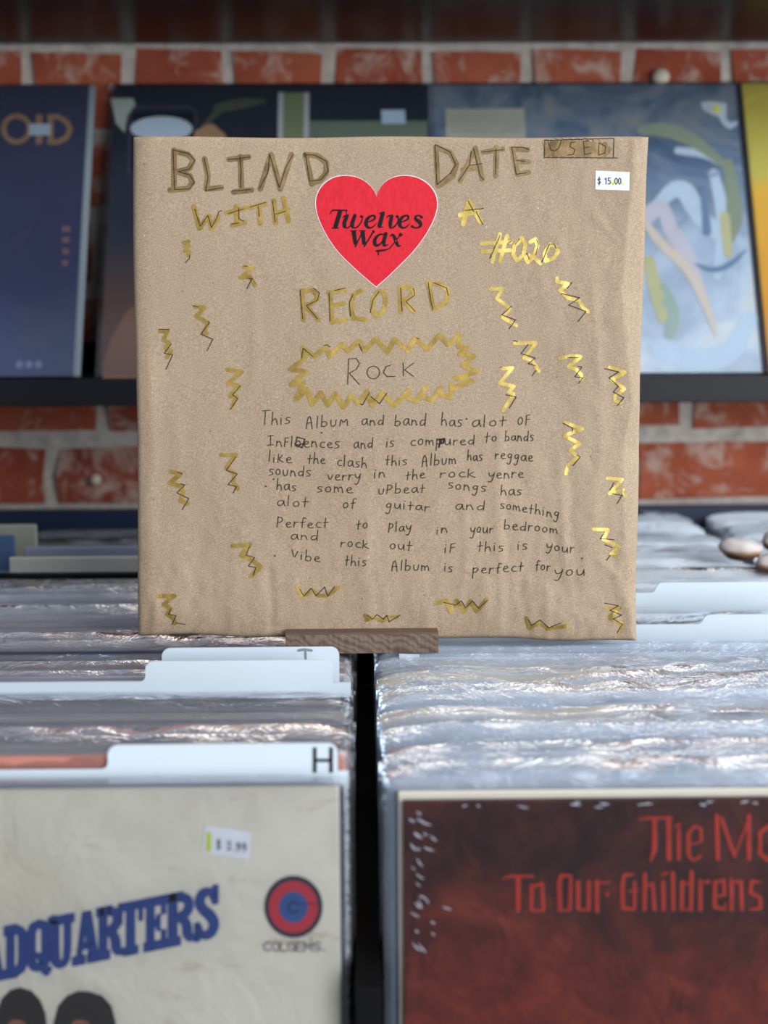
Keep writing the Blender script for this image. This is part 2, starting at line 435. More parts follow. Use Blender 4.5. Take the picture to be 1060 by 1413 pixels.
qpoly(c2, [(526, 152), (559, 152), (560, 171), (527, 171)], 'price_label', mat('pale_blue_label', (190, 210, 225), 0.5), .0006)
qpoly(c2, [(153, 136), (184, 136), (187, 145), (176, 160), (172, 184), (160, 170)], 'torn_white_corner', mat('white_card_corner', (186, 196, 188), 0.6), .0006)
ik = c2.ink(.0004); ik.stroke([(178, 240), (180, 152), (192, 148), (262, 148), (270, 155), (272, 240)], 3)
c2.add(ik, 'label_frame', mat('grey_violet_print', (78, 80, 106), 0.5))
qpoly(c2, [(183, 156), (268, 156), (268, 235), (181, 235)], 'label_panel', mat('midnight_print', (20, 28, 42), 0.4), .0005)
ik = c2.ink(.0007); ik.poly([(223 + 43*math.cos(-t*math.pi/16), 178 + 17*math.sin(-t*math.pi/16)) for t in range(32)])
c2.add(ik, 'oval_label', mat('white_oval_label', (206, 222, 234), 0.4))
ik = c2.ink(.0004)
ik.stroke([(300, 150), (330, 143), (365, 140)], [12, 16, 5], smooth=1); ik.stroke([(280, 175), (300, 155)], [5, 9])
c2.add(ik, 'olive_brush_mark', mat('olive_print', (92, 98, 84), 0.5))
ik = c2.ink(.0005); ik.stroke([(272, 190), (290, 184), (304, 190)], [18, 26, 16]); c2.add(ik, 'tan_hair_print', mat('tan_print', (186, 156, 118), 0.5))
ik = c2.ink(.0005); ik.poly([(142, 522), (190, 522), (190, 420), (175, 430), (152, 470), (143, 500)][::-1]); c2.add(ik, 'skin_tone_print', mat('dusky_pink_print', (160, 122, 104), 0.5))
c2.film(-0.004, 0.319, 0.3175)

# 3: blue cover with pastel figures
m3 = art('blue_pastel_print', [(0.25, (70, 98, 130)), (0.42, (140, 168, 196)), (0.54, (196, 216, 232)), (0.68, (236, 234, 222))], 11,
         [(0.0, (224, 234, 240)), (0.45, (204, 220, 234)), (0.72, (80, 106, 138)), (0.85, (46, 66, 92)), (1.0, (42, 58, 80))], fac=0.62, dist=1.5)
c3 = Cover(592, 'slate blue record cover with pastel painted shapes and cream label on the ledge', m3)
qpoly(c3, [(615, 151), (724, 150), (727, 215), (615, 215)], 'cream_label', mat('cream_label', (186, 190, 176), 0.5), .0006)
ik = c3.ink(.0008)
for yy in (160, 167, 174, 181): ik.stroke([(622, yy), (716, yy)], 1.2, False)
c3.add(ik, 'faint_label_text', mat('grey_label_text', (146, 150, 140), 0.6))
qpoly(c3, [(967, 141), (984, 140), (1003, 144), (1002, 162), (986, 160), (970, 152)], 'price_label', mat('white_price_label', (206, 218, 224), 0.5), .0006)
ik = c3.ink(.0009); ik.disc(989, 151, 5); c3.add(ik, 'yellow_mark', YEL)
def dab(c, lst, name, col, lift=.0004):
    for pts, w in lst:
        ik = c.ink(lift); ik.stroke(pts, w, smooth=2); c.add(ik, name, mat(name, col, 0.5))
dab(c3, [([(885, 180), (920, 178), (955, 192), (985, 215), (1008, 235)], [12, 22, 20, 12, 10]), ([(1005, 225), (1016, 300), (1006, 330)], [14, 24, 16])], 'sage_paint', (158, 172, 152))
dab(c3, [([(935, 208), (975, 212), (1003, 232)], [10, 12, 6]), ([(990, 152), (1005, 176), (1016, 170)], [6, 10, 6]), ([(900, 290), (940, 250), (965, 300), (1000, 330)], [14, 26, 26, 16]), ([(985, 240), (1000, 300), (990, 380)], [14, 20, 12]), ([(910, 480), (960, 500), (1010, 490), (1035, 440)], [30, 34, 30, 22])], 'ice_blue_paint', (204, 222, 236), .0003)
dab(c3, [([(890, 300), (915, 280), (925, 320), (950, 350), (965, 400), (985, 450)], [26, 18, 22, 20, 16, 6])], 'lilac_white_paint', (214, 212, 222), .0005)
dab(c3, [([(892, 310), (910, 335), (950, 370), (975, 420), (988, 462)], [10, 14, 14, 12, 4])], 'cream_paint', (224, 216, 204), .0006)
dab(c3, [([(895, 360), (905, 400), (915, 440)], [16, 20, 14]), ([(1000, 300), (1005, 350)], [14, 12])], 'straw_paint', (206, 206, 166), .0006)
dab(c3, [([(915, 400), (930, 430), (925, 460)], [16, 20, 16])], 'mint_paint', (176, 198, 190), .0006)
dab(c3, [([(960, 365), (985, 375), (1010, 365), (1030, 345)], [3, 8, 8, 2]), ([(970, 260), (976, 320)], [8, 12])], 'steel_blue_paint', (128, 158, 188), .0007)
c3.film(-0.003, 0.319, 0.3175)
obj('grey_side_edge', boxbm(0.3165, 0.3255, 0.001, 0.006, 0.0008, 0.317), mat('grey_edge_strip', (84, 86, 98), 0.5), c3.root)  # plain dark grey strip along the cover's right side

# 4: yellow cover at the right edge
m4 = art('yellow_cover_print', [(0.3, (214, 198, 96)), (0.7, (226, 214, 120))], 5, [(0.0, (226, 150, 52)), (0.30, (236, 176, 66)), (0.62, (242, 200, 84)), (0.66, (216, 208, 112)), (1.0, (196, 184, 88))], fac=0.85)
c4 = Cover(1062, 'yellow and orange record cover cut off at the right edge of the ledge', m4, 1.446)
c4.film(-0.002, 0.319, 0.3175)

# ------------------------------------------------------------------ record bins
GX0 = P(487, 925, 0.90).x; GX1 = P(522, 925, 0.90).x          # the dark gap between the two front rows
BZ = T - 0.3255
print('gap', GX0, GX1)
RW = 0.3185                                                    # sleeve width
rows = {'l1': GX0 - RW/2, 'r1': GX1 + RW/2}
rows['l2'] = rows['l1'] - RW - 0.020; rows['r2'] = rows['r1'] + RW + 0.020
BL, BR = rows['l2'] - RW/2 - 0.006, rows['r2'] + RW/2 + 0.006
binr = empty('record_bin', (0, 1.1, FZ), 'black wooden bin unit that holds the rows of records', 'bin unit')
def bpart(name, a, b, c, d, e, f, m=BLKM): return child(obj(name, boxbm(a, b, c, d, e, f, 0.0008), m), binr)
Y0, Y1, YM = 0.664, 1.535, 1.222
bpart('bottom_board', BL, BR, Y0, Y1, BZ - 0.014, BZ)
bpart('front_panel', BL, BR, Y0 - 0.013, Y0, BZ - 0.014, BZ + 0.15)
bpart('back_panel', BL, BR, Y1, Y1 + 0.014, BZ - 0.014, P(500, 702, Y1).z, BINM)
bpart('cross_partition', BL, BR, YM - 0.006, YM + 0.006, BZ, T + 0.0012)
for xx in (BL + 0.0, BR - 0.0): bpart('side_panel', xx - 0.013 if xx < 0 else xx, xx if xx < 0 else xx + 0.013, Y0 - 0.013, Y1 + 0.014, BZ - 0.014, T - 0.03)
gm = (GX0 + GX1) / 2
for cx, wd in ((gm, GX1 - GX0 - 0.003), (rows['l1'] - RW/2 - 0.010, 0.015), (rows['r1'] + RW/2 + 0.010, 0.015)):
    bpart('row_divider', cx - wd/2, cx + wd/2, Y0, YM - 0.006, BZ, T - 0.09)
    bpart('row_divider', cx - wd/2, cx + wd/2, YM + 0.006, Y1, BZ, T - 0.09)
bpart('cabinet_body', BL + 0.02, BR - 0.02, Y0 + 0.03, Y1, FZ, BZ - 0.014)

# one record in its plastic sleeve -------------------------------------------------
def sleeve_mesh(seed, amp, top, wig, flop, over):
    """bag of film, open at the top; the mouth stands up or flops back over its neighbours"""
    rnd = random.Random(seed); nx = 56; o = rnd.uniform(0, 100); hw = RW/2
    zb = top - 0.012                                # the film is free above this height
    ss = [0.0, 0.18, 0.36, 0.54, 0.70, 0.85, 1.0]
    rowsz = [0.0005, 0.10, 0.24] ; K_ = len(rowsz) + len(ss); v = []; f = []
    for side in (0, 1):
        fl = flop*(1.0 if side else 0.92)
        prof = []
        for i in range(nx + 1):
            x = -hw + RW*i/nx; e = abs(x/hw)
            y0 = 0.0 if side == 0 else 0.0042
            col = [(x, y0 + noise.noise(Vector((x*9 + o, side, z*9)))*0.0005, z) for z in rowsz]
            ln = (0.012 + over)*(1 + noise.noise(Vector((x*7 + o, side*2.0, 4.4)))*wig) * (1 - 0.35*e**16)
            th = 0.0; y, z = y0, zb; ps = 0.0
            n1 = noise.noise(Vector((x*13 + o, side*3.1, 0.2))); n2 = noise.noise(Vector((x*42 + o, side*5.1, 3.0)))
            for s_ in ss:
                d = (s_ - ps)*ln; ps = s_
                th = fl*s_*(1 + 0.45*n1) + amp*(n2*math.sin(s_*5 + n1*4))*s_
                y += math.sin(th)*d; z += math.cos(th)*d
                n3 = noise.noise(Vector((x*90 + o, s_*6, side*2.2 + 9)))*0.0005*s_
                col.append((x, y + n1*0.0012*s_*(1 if side else 1.3) + n3, z))
            prof.append(col)
        for j in range(K_):
            for i in range(nx + 1): v.append(prof[i][j])
    W_ = nx + 1; K = K_*W_
    for j in range(K_ - 1):
        for i in range(nx):
            a = j*W_ + i; f.append((a, a+1, a+1+W_, a+W_)); f.append((K+a+1, K+a, K+a+W_, K+a+1+W_))
        a = j*W_; f.append((K+a, a, a+W_, K+a+W_)); a += nx; f.append((a, K+a, K+a+W_, a+W_))
    me = bpy.data.meshes.new('sleeve'); me.from_pydata(v, [], f); me.update()
    for p in me.polygons: p.use_smooth = True
    return me
def jacket_mesh(i):
    bm = boxbm(-0.1565, 0.1565, 0.0004, 0.0036, 0.001, 0.3135, 0.0006, 1)
    me = bpy.data.meshes.new('jacket'); bm.to_mesh(me); bm.free(); return me
def jmat(i, c):
    m = mat('jacket_print_%d' % i, c, 0.55)
    a = tnoise(m, coords(m, (1, 1, 1), loc=(i, 0, 0)), 9, 4, 0.6, 1.0)
    base(m, ramp(m, a, [(0.3, c), (0.7, tuple(min(255, int(x*1.25 + 8)) for x in c))])); return m
jc_l = [(120, 106, 96), (96, 98, 112), (92, 74, 66), (128, 124, 120), (66, 74, 100), (146, 132, 116), (110, 76, 68), (84, 90, 110), (160, 158, 160), (72, 62, 60)]
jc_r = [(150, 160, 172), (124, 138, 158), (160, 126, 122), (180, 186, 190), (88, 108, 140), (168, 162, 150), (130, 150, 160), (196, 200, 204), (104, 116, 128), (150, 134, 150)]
JL = []; JR = []
for i, c in enumerate(jc_l):
    me = jacket_mesh(i); me.materials.append(jmat(i, c)); JL.append(me)
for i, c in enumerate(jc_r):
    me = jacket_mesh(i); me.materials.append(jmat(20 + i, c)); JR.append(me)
SL = [sleeve_mesh(i, 0.35, 0.3195, 0.10, (0.1, 0.2, 0.5, 0.15, 0.9, 0.3, 0.1, 1.2, 0.25, 0.6)[i], (0, 0, .002, 0, .005, .001, 0, .008, 0, .003)[i]) for i in range(10)]
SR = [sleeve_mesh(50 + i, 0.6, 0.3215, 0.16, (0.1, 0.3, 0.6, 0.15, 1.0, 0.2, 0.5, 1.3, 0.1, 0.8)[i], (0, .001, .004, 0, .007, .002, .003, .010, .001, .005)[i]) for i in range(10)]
for me in SL: me.materials.append(FILM_L)
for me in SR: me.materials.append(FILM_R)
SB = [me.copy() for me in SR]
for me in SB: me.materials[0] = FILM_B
def record(x, y, ztop, jm, sm, label, group, tilt=0.0, rz=0.0, proto={}):
    top = 0.3195 if sm in SL else 0.3215
    r = bpy.data.objects.new('record', None); COL.objects.link(r); r.empty_display_size = 0.02
    r.location = (x, y, ztop - top); r.rotation_euler = (tilt, 0, rz)
    tag(r, label, 'record', group)
    j = bpy.data.objects.new('jacket', jm); COL.objects.link(j); j.parent = r
    j.location = (rnd.uniform(-.001, .001), 0, rnd.uniform(-.004, .0005) if ztop - top > BZ + .004 else 0)
    s = bpy.data.objects.new('sleeve', sm); COL.objects.link(s); s.parent = r
    return r
rnd = random.Random(3)
def fill(row, ya, yb, pitch, left, label, group, zlo=-0.0055, zhi=0.0, back=False):
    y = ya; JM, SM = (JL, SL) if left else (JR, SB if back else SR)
    while y < yb - 0.004:
        record(rows[row] + rnd.uniform(-.0022, .0022), y, T + rnd.uniform(zlo, zhi), rnd.choice(JM), rnd.choice(SM), label, group,
               0, rnd.uniform(-.004, .004))
        y += pitch * rnd.uniform(0.9, 1.1)
PI_ = 0.0072
YH, YD2, YD3, YRA, YRB = 0.7035, 0.851, 0.878, 0.992, 1.060
fill('l1', 0.7130, YD2 - .008, PI_, True, 'sleeved record in the left row between the H divider and the blank divider', 'records behind the H divider')
fill('l1', YD2 + .0035, YD3 - .003, PI_, True, 'sleeved record in the left row between the two white tabbed dividers near the package', 'records between the two rear dividers')
fill('l1', YD3 + .0035, 0.940, PI_, True, 'sleeved record in the left row just in front of the paper package', 'left records in front of the package')
fill('l1', 0.978, 1.207, PI_, True, 'sleeved record in the left row under and behind the paper package', 'left records behind the package')
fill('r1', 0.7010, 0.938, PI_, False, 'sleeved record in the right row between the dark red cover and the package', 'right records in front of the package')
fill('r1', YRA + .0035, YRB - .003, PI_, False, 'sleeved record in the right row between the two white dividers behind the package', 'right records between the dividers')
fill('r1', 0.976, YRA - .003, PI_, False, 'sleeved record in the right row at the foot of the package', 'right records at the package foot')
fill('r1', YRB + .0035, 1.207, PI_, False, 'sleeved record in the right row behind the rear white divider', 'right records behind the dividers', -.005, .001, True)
fill('l1', 1.232, 1.50, 0.0090, True, 'sleeved record in the back bin left of the package', 'records in the left back bin', -.012, 0)
fill('l2', 1.240, 1.49, 0.0100, True, 'sleeved record in the far left back bin at the picture edge', 'records in the far left back bin', -.012, 0)
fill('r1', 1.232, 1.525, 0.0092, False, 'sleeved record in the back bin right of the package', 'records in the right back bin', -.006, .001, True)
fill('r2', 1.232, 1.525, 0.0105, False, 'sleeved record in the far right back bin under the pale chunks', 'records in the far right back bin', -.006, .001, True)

def special(row, y, ztop, col, label, over=0, xo=0):
    me = jacket_mesh(0); me.materials.append(mat('jacket_' + '_'.join(map(str, col)), col, 0.5))
    r = record(rows[row] + xo, y, ztop, me, (SL if row[0] == 'l' else SR)[over], label, 'singled out records'); del r['group']
    r.children[0].location = (0, 0, 0.0015); return r
special('l1', 0.6955, P(300, 1071, 0.6955).z - .0015, (48, 54, 74), 'dark blue-grey record edge between the cream cover and the H divider')
special('l1', 0.7065, P(100, 1041, 0.7065).z + .0035, (196, 128, 112), 'salmon pink record edge seen left of the H divider tab')
special('l1', 0.8465, T + 0.0015, (40, 48, 66), 'dark navy record standing just in front of the blank white divider')
special('l1', 0.9420, T - 0.001, (150, 104, 96), 'dusty red record edge beside the lower left corner of the package')
special('l1', 0.9700, T + 0.0005, (50, 54, 84), 'indigo record edge just behind the package on its left')
sp6 = special('r1', 0.9395, T - 0.0005, (176, 106, 112), 'rose record in a clear sleeve with a small white label, beside the wood block', 2)
bm_ = bmesh.new()
for p_ in ((551, 902), (551, 915), (577, 917), (579, 903)): bm_.verts.new(P(p_[0], p_[1], 0.9375))
bm_.faces.new(bm_.verts[:]); child(obj('small_white_label', bm_, STICK), sp6)
special('r1', 0.6945, P(800, 1082, 0.6945).z + .004, (92, 110, 138), 'steel blue record edge behind the dark red cover')
# tabbed dividers --------------------------------------------------------------------
def tab_divider(row, Y, tab_l_px, tab_r_px, top_px, body_px, label, letter=None, flip=False):
    cx = rows[row]; z0 = BZ + 0.0005
    zt = P(400, top_px, Y).z; zb = P(400, body_px, Y).z
    xl, xr = cx - RW/2 + 0.001, cx + RW/2 - 0.001
    tl = P(tab_l_px, top_px, Y).x; tr = min(xr, P(tab_r_px, top_px, Y).x)
    r = 0.005
    pts = [(xl, z0), (xr, z0)]
    def arc(cx_, cz_, a0, a1, rr=r):
        return [(cx_ + rr*math.cos(math.radians(a0 + (a1-a0)*k/6)), cz_ + rr*math.sin(math.radians(a0 + (a1-a0)*k/6))) for k in range(7)]
    pts += [(xr, zb - 0.002)]
    if tr < xr - 0.001: pts += [(tr, zb - 0.002)]
    pts += arc(tr - r, zt - r, 0, 90); pts += arc(tl + r, zt - r, 90, 180)
    pts += arc(tl - r*0.7, zb + r*0.7, 0, -90, r*0.7)
    pts += [(xl, zb)]
    v = [(x, Y, z) for x, z in pts] + [(x, Y + 0.0011, z) for x, z in pts]; n = len(pts)
    f = [tuple(range(n)), tuple(range(2*n - 1, n - 1, -1))] + [(i, i + n, (i+1) % n + n, (i+1) % n) for i in range(n)]
    root = empty('divider_card', (cx, Y, z0), label, 'divider')
    bm = bmesh.new(); vs = [bm.verts.new(p) for p in v]
    for ff in f: bm.faces.new([vs[i] for i in ff])
    bmesh.ops.recalc_face_normals(bm, faces=bm.faces[:]); bmesh.ops.triangulate(bm, faces=[q for q in bm.faces if len(q.verts) > 4])
    child(obj('card', bm, CARD), root)
    if letter:
        ik = Ink(lambda u, v_, li: P(u, v_, Y) + Vector((0, -li - 0.0001, 0)))
        for pts_, w in letter[0]: ik.stroke(pts_, w, letter[2] if len(letter) > 2 else False)
        ik.build('letter', letter[1], root)
    return root
tab_divider('l1', YH, 148, 466, 1026, 1059, 'white tabbed divider card with black letter H behind the cream cover',
            ([([(434.5, 1031), (434.5, 1066)], 5.2), ([(457, 1031), (457, 1066)], 5.2), ([(434, 1049), (457, 1049)], 4.6)], BLACK))
tab_divider('l1', YD2, 200, 459, 911, 939, 'blank white tabbed divider card, front one of the two below the package')
tab_divider('l1', YD3, 223, 468, 893, 938, 'white tabbed divider card with a faint grey T, just in front of the package',
            ([([(412, 897.5), (420, 896), (430, 897.5)], 3.5), ([(421.5, 897), (422, 909)], 3.0)], mat('smudged_grey_ink', (132, 140, 146), 0.7), True))
tab_divider('r1', YRB, 905, 1200, 808, 822, 'white tabbed divider card right of the package, the farther of two')
tab_divider('r1', YRA, 970, 1200, 853, 866, 'white tabbed divider card right of the package, the nearer of two')
# pale sheets standing among the back left records
def sheet(name, row, Y, x0, x1, top, col, label, cat):
    a = P(x0, top, Y); b = P(x1, top, Y)
    root = empty(name, ((a.x + b.x)/2, Y, BZ), label, cat)
    child(obj('card', boxbm(a.x, b.x, Y, Y + 0.004, BZ + 0.0005, a.z, 0.0015), mat(name + '_' + cat.replace(' ', '_') + str(top), col, 0.5)), root)
sheet('sleeved_record', 'l1', 1.2285, 12, 478, 769, (176, 178, 170), 'whitish sleeved record at the front of the left back bin', 'record')
sheet('sleeved_record', 'l1', 1.2560, 32, 474, 755, (134, 136, 160), 'lavender grey record second from the front in the left back bin', 'record')
sheet('sleeved_record', 'l2', 1.2750, -420, 20, 742, (62, 92, 130), 'blue record in the far left back bin', 'record')
sheet('sleeved_record', 'l2', 1.3300, -400, 50, 727, (160, 160, 146), 'cream record at the back of the far left back bin', 'record')

# front covers ----------------------------------------------------------------------
YFL = 0.6865
def plane_fn(Y): return lambda u, v, li: P(u, v, Y) + Vector((0, -li, 0))
creamm = mat('cream_cover_print', (206, 202, 186), 0.5)
def _c():
    m = creamm; v = coords(m)
    a = tnoise(m, v, 9, 6, 0.6, 0.6); b_ = tnoise(m, coords(m, (0.4, 1, 2.2)), 38, 5, 0.7, 1.2)
    c = ramp(m, a, [(0.3, (204, 200, 184)), (0.7, (222, 220, 208))])
    s = ramp(m, b_, [(0.60, BW(0)), (0.72, BW(0.55))])
    base(m, mixc(m, s, c, (164, 148, 122)))
_c()
xr = P(468, 1092, YFL).x
fr = empty('front_record', (xr - 0.157, YFL, BZ), 'cream record cover with blue slab lettering and red target, front of left row', 'record')
ftz = P(300, 1088, YFL).z
child(obj('jacket', boxbm(xr - 0.3145, xr, YFL, YFL + 0.0038, BZ + 0.001, ftz, 0.0009), creamm), fr)
fn = plane_fn(YFL)
# brown worn top edge
# slab lettering
blue = mat('royal_blue_print', (28, 62, 132), 0.5)
def slab(ik, g, x0, x1, hgt=1.0, y0=0.0, OX=0, OY=335, sc=2.208):
    Wd = x1 - x0; H = 158
    def M(p):
        X = x0 + p[0]*Wd; Y_ = OY - X*0.196 - p[1]*H
        X2 = X
        return (OX + X2/sc, 1200 + Y_/sc)
    for item in g:
        if item[0] == 'q':
            ik.poly([M(p) for p in item[1]]); q = [M(p) for p in item[1]]; ik.stroke(q + [q[0]], 7/sc)
        else: ik.stroke([M(p) for p in item[1]], [(w + 8)/sc for w in item[2]] if isinstance(item[2], list) else item[2]/sc, False if item[0] == 's' else True, smooth=1 if item[0] == 'c' else 0)
def R(a, b, c, d): return ('q', [(a, b), (c, b), (c, d), (a, d)][::-1])
G = {
 'D': [R(0, 0, .55, .17), R(0, .83, .55, 1), R(.12, 0, .42, 1), ('c', [(.5, .91), (.8, .85), (.86, .5), (.8, .15), (.5, .09)], [22, 22, 26, 22, 22])],
 'Q': [('c', [(.5, .93), (.18, .88), (.14, .5), (.18, .15), (.5, .08), (.82, .15), (.86, .5), (.82, .88), (.5, .93)], [20, 20, 26, 20, 20, 20, 26, 20, 20]), ('c', [(.3, .3), (.5, .34), (.66, .2), (.8, -.05), (1.0, .03)], [10, 14, 16, 18, 8])],
 'U': [R(-.02, .85, .48, 1), R(.56, .85, 1.02, 1), ('c', [(.22, .95), (.22, .2), (.35, .07), (.6, .07), (.76, .2), (.76, .95)], [24, 24, 20, 16, 16, 18])],
 'A': [R(-.05, 0, .42, .15), R(.55, 0, 1.06, .15), ('q', [(.36, .98), (.66, .98), (.95, .1), (.62, .1)]), ('q', [(.36, .98), (.52, .98), (.28, .1), (.1, .1)][::1]), R(.3, .28, .7, .4)],
 'R': [R(0, 0, .5, .15), R(0, .85, .6, 1), R(.1, 0, .38, 1), ('c', [(.45, .91), (.8, .86), (.82, .62), (.45, .52)], [20, 22, 22, 18]), ('c', [(.5, .5), (.74, .4), (.76, .12), (1.02, .08)], [18, 24, 24, 14])],
 'T': [R(.0, .86, 1, 1), R(.0, .62, .13, 1), R(.87, .62, 1, 1), R(.34, 0, .66, 1), R(.2, 0, .8, .14)],
 'E': [R(0, 0, 1, .15), R(0, .85, 1, 1), R(.12, 0, .45, 1), R(.84, .0, 1, .34), R(.84, .66, 1, 1), R(.4, .44, .74, .57), R(.62, .36, .74, .65)],
 'S': [('c', [(.82, .72), (.7, .9), (.35, .92), (.18, .75), (.35, .58), (.65, .45), (.84, .25), (.65, .08), (.3, .08), (.14, .28)], [16, 18, 22, 24, 26, 28, 24, 22, 18, 16]), R(.76, .66, .94, 1), R(.04, 0, .2, .34)],
 'H': [R(0, 0, .45, .15), R(0, .85, .45, 1), R(.1, 0, .36, 1), R(.55, 0, 1, .15), R(.55, .85, 1, 1), R(.64, 0, .9, 1), R(.3, .42, .7, .57)]}
for ch, a, b in (('H', -208, -142), ('E', -138, -76), ('A', -72, 12), ('D', 14, 82), ('Q', 84, 152), ('U', 150, 224), ('A', 226, 302), ('R', 296, 372), ('T', 362, 434), ('E', 440, 504), ('R', 506, 592), ('S', 592, 668)):
    ik = Ink(fn, 0.00025); slab(ik, G[ch], a, b); ik.build('blue_letter', blue, fr)
# target emblem
def disc(cx, cy, rx, ry, name, m, lift, n=40):
    ik = Ink(fn, lift); ik.poly([(cx + rx*math.cos(-2*math.pi*i/n), cy + ry*math.sin(-2*math.pi*i/n)) for i in range(n)]); return ik.build(name, m, fr)
disc(405, 1251, 40.5, 43, 'target_outer_ring', mat('navy_print', (28, 32, 52), 0.5), .0002)
disc(405, 1251, 34, 36, 'target_red_ring', mat('crimson_print', (186, 40, 58), 0.5), .0004)
disc(405, 1251, 20, 21.5, 'target_blue_centre', mat('mid_blue_print', (36, 84, 148), 0.5), .0006)
ik = Ink(fn, .0008); ik.stroke([(412, 1246), (405, 1243), (398, 1248), (398, 1255), (405, 1259), (412, 1256)], 2.6, smooth=1); ik.stroke([(412, 1247), (438, 1246)], 1.6)
ik.build('emblem_letter', mat('dark_navy_print', (22, 36, 70), 0.5), fr)
FONT = {
 'C': [[(1, .85), (.6, 1), (.1, .8), (0, .5), (.1, .2), (.6, 0), (1, .15)]], 'O': [[(.5, 1), (.08, .8), (0, .5), (.08, .2), (.5, 0), (.92, .2), (1, .5), (.92, .8), (.5, 1)]],
 'L': [[(0, 1), (0, 0), (.9, 0)]], 'G': [[(1, .85), (.6, 1), (.1, .8), (0, .5), (.1, .2), (.6, 0), (1, .1), (1, .5), (.6, .5)]], 'E': [[(1, 1), (0, 1), (0, 0), (1, 0)], [(0, .5), (.8, .5)]],
 'M': [[(0, 0), (0, 1), (.5, .3), (1, 1), (1, 0)]], 'S': [[(.95, .85), (.5, 1), (.05, .8), (.1, .58), (.9, .42), (.95, .18), (.5, 0), (.02, .15)]]}
ik = Ink(fn, .0003)
xs = [364, 376, 387.5, 397.5, 409, 420.5, 433]
for ch, x in zip('COLGEMS', xs):
    for st_ in FONT[ch]: ik.stroke([(x + p[0]*9.5, 1312 - p[1]*12) for p in st_], 1.7, smooth=0)
ik.disc(447, 1311, 1.4); ik.disc(429, 1295, 1.4)
ik.build('small_black_lettering', mat('grey_black_print', (66, 64, 66), 0.5), fr)['kind'] = 'stuff'
# dark haired heads printed along the bottom
hair = mat('black_hair_print', (34, 30, 32), 0.5); skin = mat('skin_print', (150, 98, 78), 0.5)
for pts, hx in (([(-8, 1460), (-5, 1400), (2, 1378), (14, 1366), (28, 1362), (44, 1367), (56, 1380), (63, 1398), (66, 1425), (62, 1470)], 28),
            ([(72, 1470), (74, 1410), (80, 1388), (92, 1374), (108, 1367), (124, 1368), (142, 1374), (154, 1388), (160, 1410), (162, 1470)], 116)):
    ik = Ink(fn, .0003); ik.poly(pts[::-1]); ik.build('printed_hair', hair, fr)
    ik = Ink(fn, .0005); ik.stroke([(hx - 16, 1413), (hx - 8, 1409), (hx + 6, 1411)], [3, 7, 3], smooth=1); ik.poly([(hx-26, 1480), (hx - 26, 1440), (hx - 16, 1420), (hx + 10, 1418), (hx + 24, 1440), (hx + 24, 1480)][::-1]); ik.build('printed_face', skin, fr)
# price sticker $ 3.99
ik = Ink(fn, .0004); ik.poly([(283, 1139), (347, 1147), (344, 1185), (280, 1177)][::-1]); ps = ik.build('price_sticker', STICK, fr)
DIG = {'$': [[(.9, .8), (.5, .95), (.1, .75), (.9, .3), (.5, .05), (.1, .2)], [(.5, 1.15), (.5, -.12)]], '1': [[(.2, .8), (.55, 1), (.55, 0)]], '5': [[(.9, 1), (.15, 1), (.12, .55), (.6, .62), (.92, .35), (.6, .02), (.1, .1)]],
       '0': [[(.5, 1), (.12, .75), (.12, .25), (.5, 0), (.88, .25), (.88, .75), (.5, 1)]], '.': [[(.4, .03), (.5, .03)]], '3': [[(.1, .9), (.5, 1), (.88, .78), (.4, .52), (.9, .25), (.5, 0), (.08, .12)]],
       '9': [[(.88, .65), (.5, .42), (.12, .7), (.5, 1), (.88, .7), (.85, .3), (.3, 0)]]}
ik = Ink(fn, .0008)
for ch, x in (('$', 299), ('3', 313), ('.', 321.5), ('9', 326), ('9', 334)):
    for st_ in DIG[ch]: ik.stroke([(x + p[0]*6.2, 1169 + x*.1 - 31 - p[1]*12 + 3) for p in st_], 1.7)
ik.build('price_text', INKB, ps)
ik = Ink(fn, .0006); ik.stroke([(288.5, 1150), (288, 1172)], 7); ik.build('highlighter_mark', LIME, ps)
# its plastic sleeve, a little wider than the cover
child(obj('sleeve', boxbm(xr - 0.3165, P(480, 1092, YFL).x, YFL - 0.0022, YFL + 0.0055, BZ + 0.0005, ftz + 0.0035, 0.0006), FILM_F), fr)

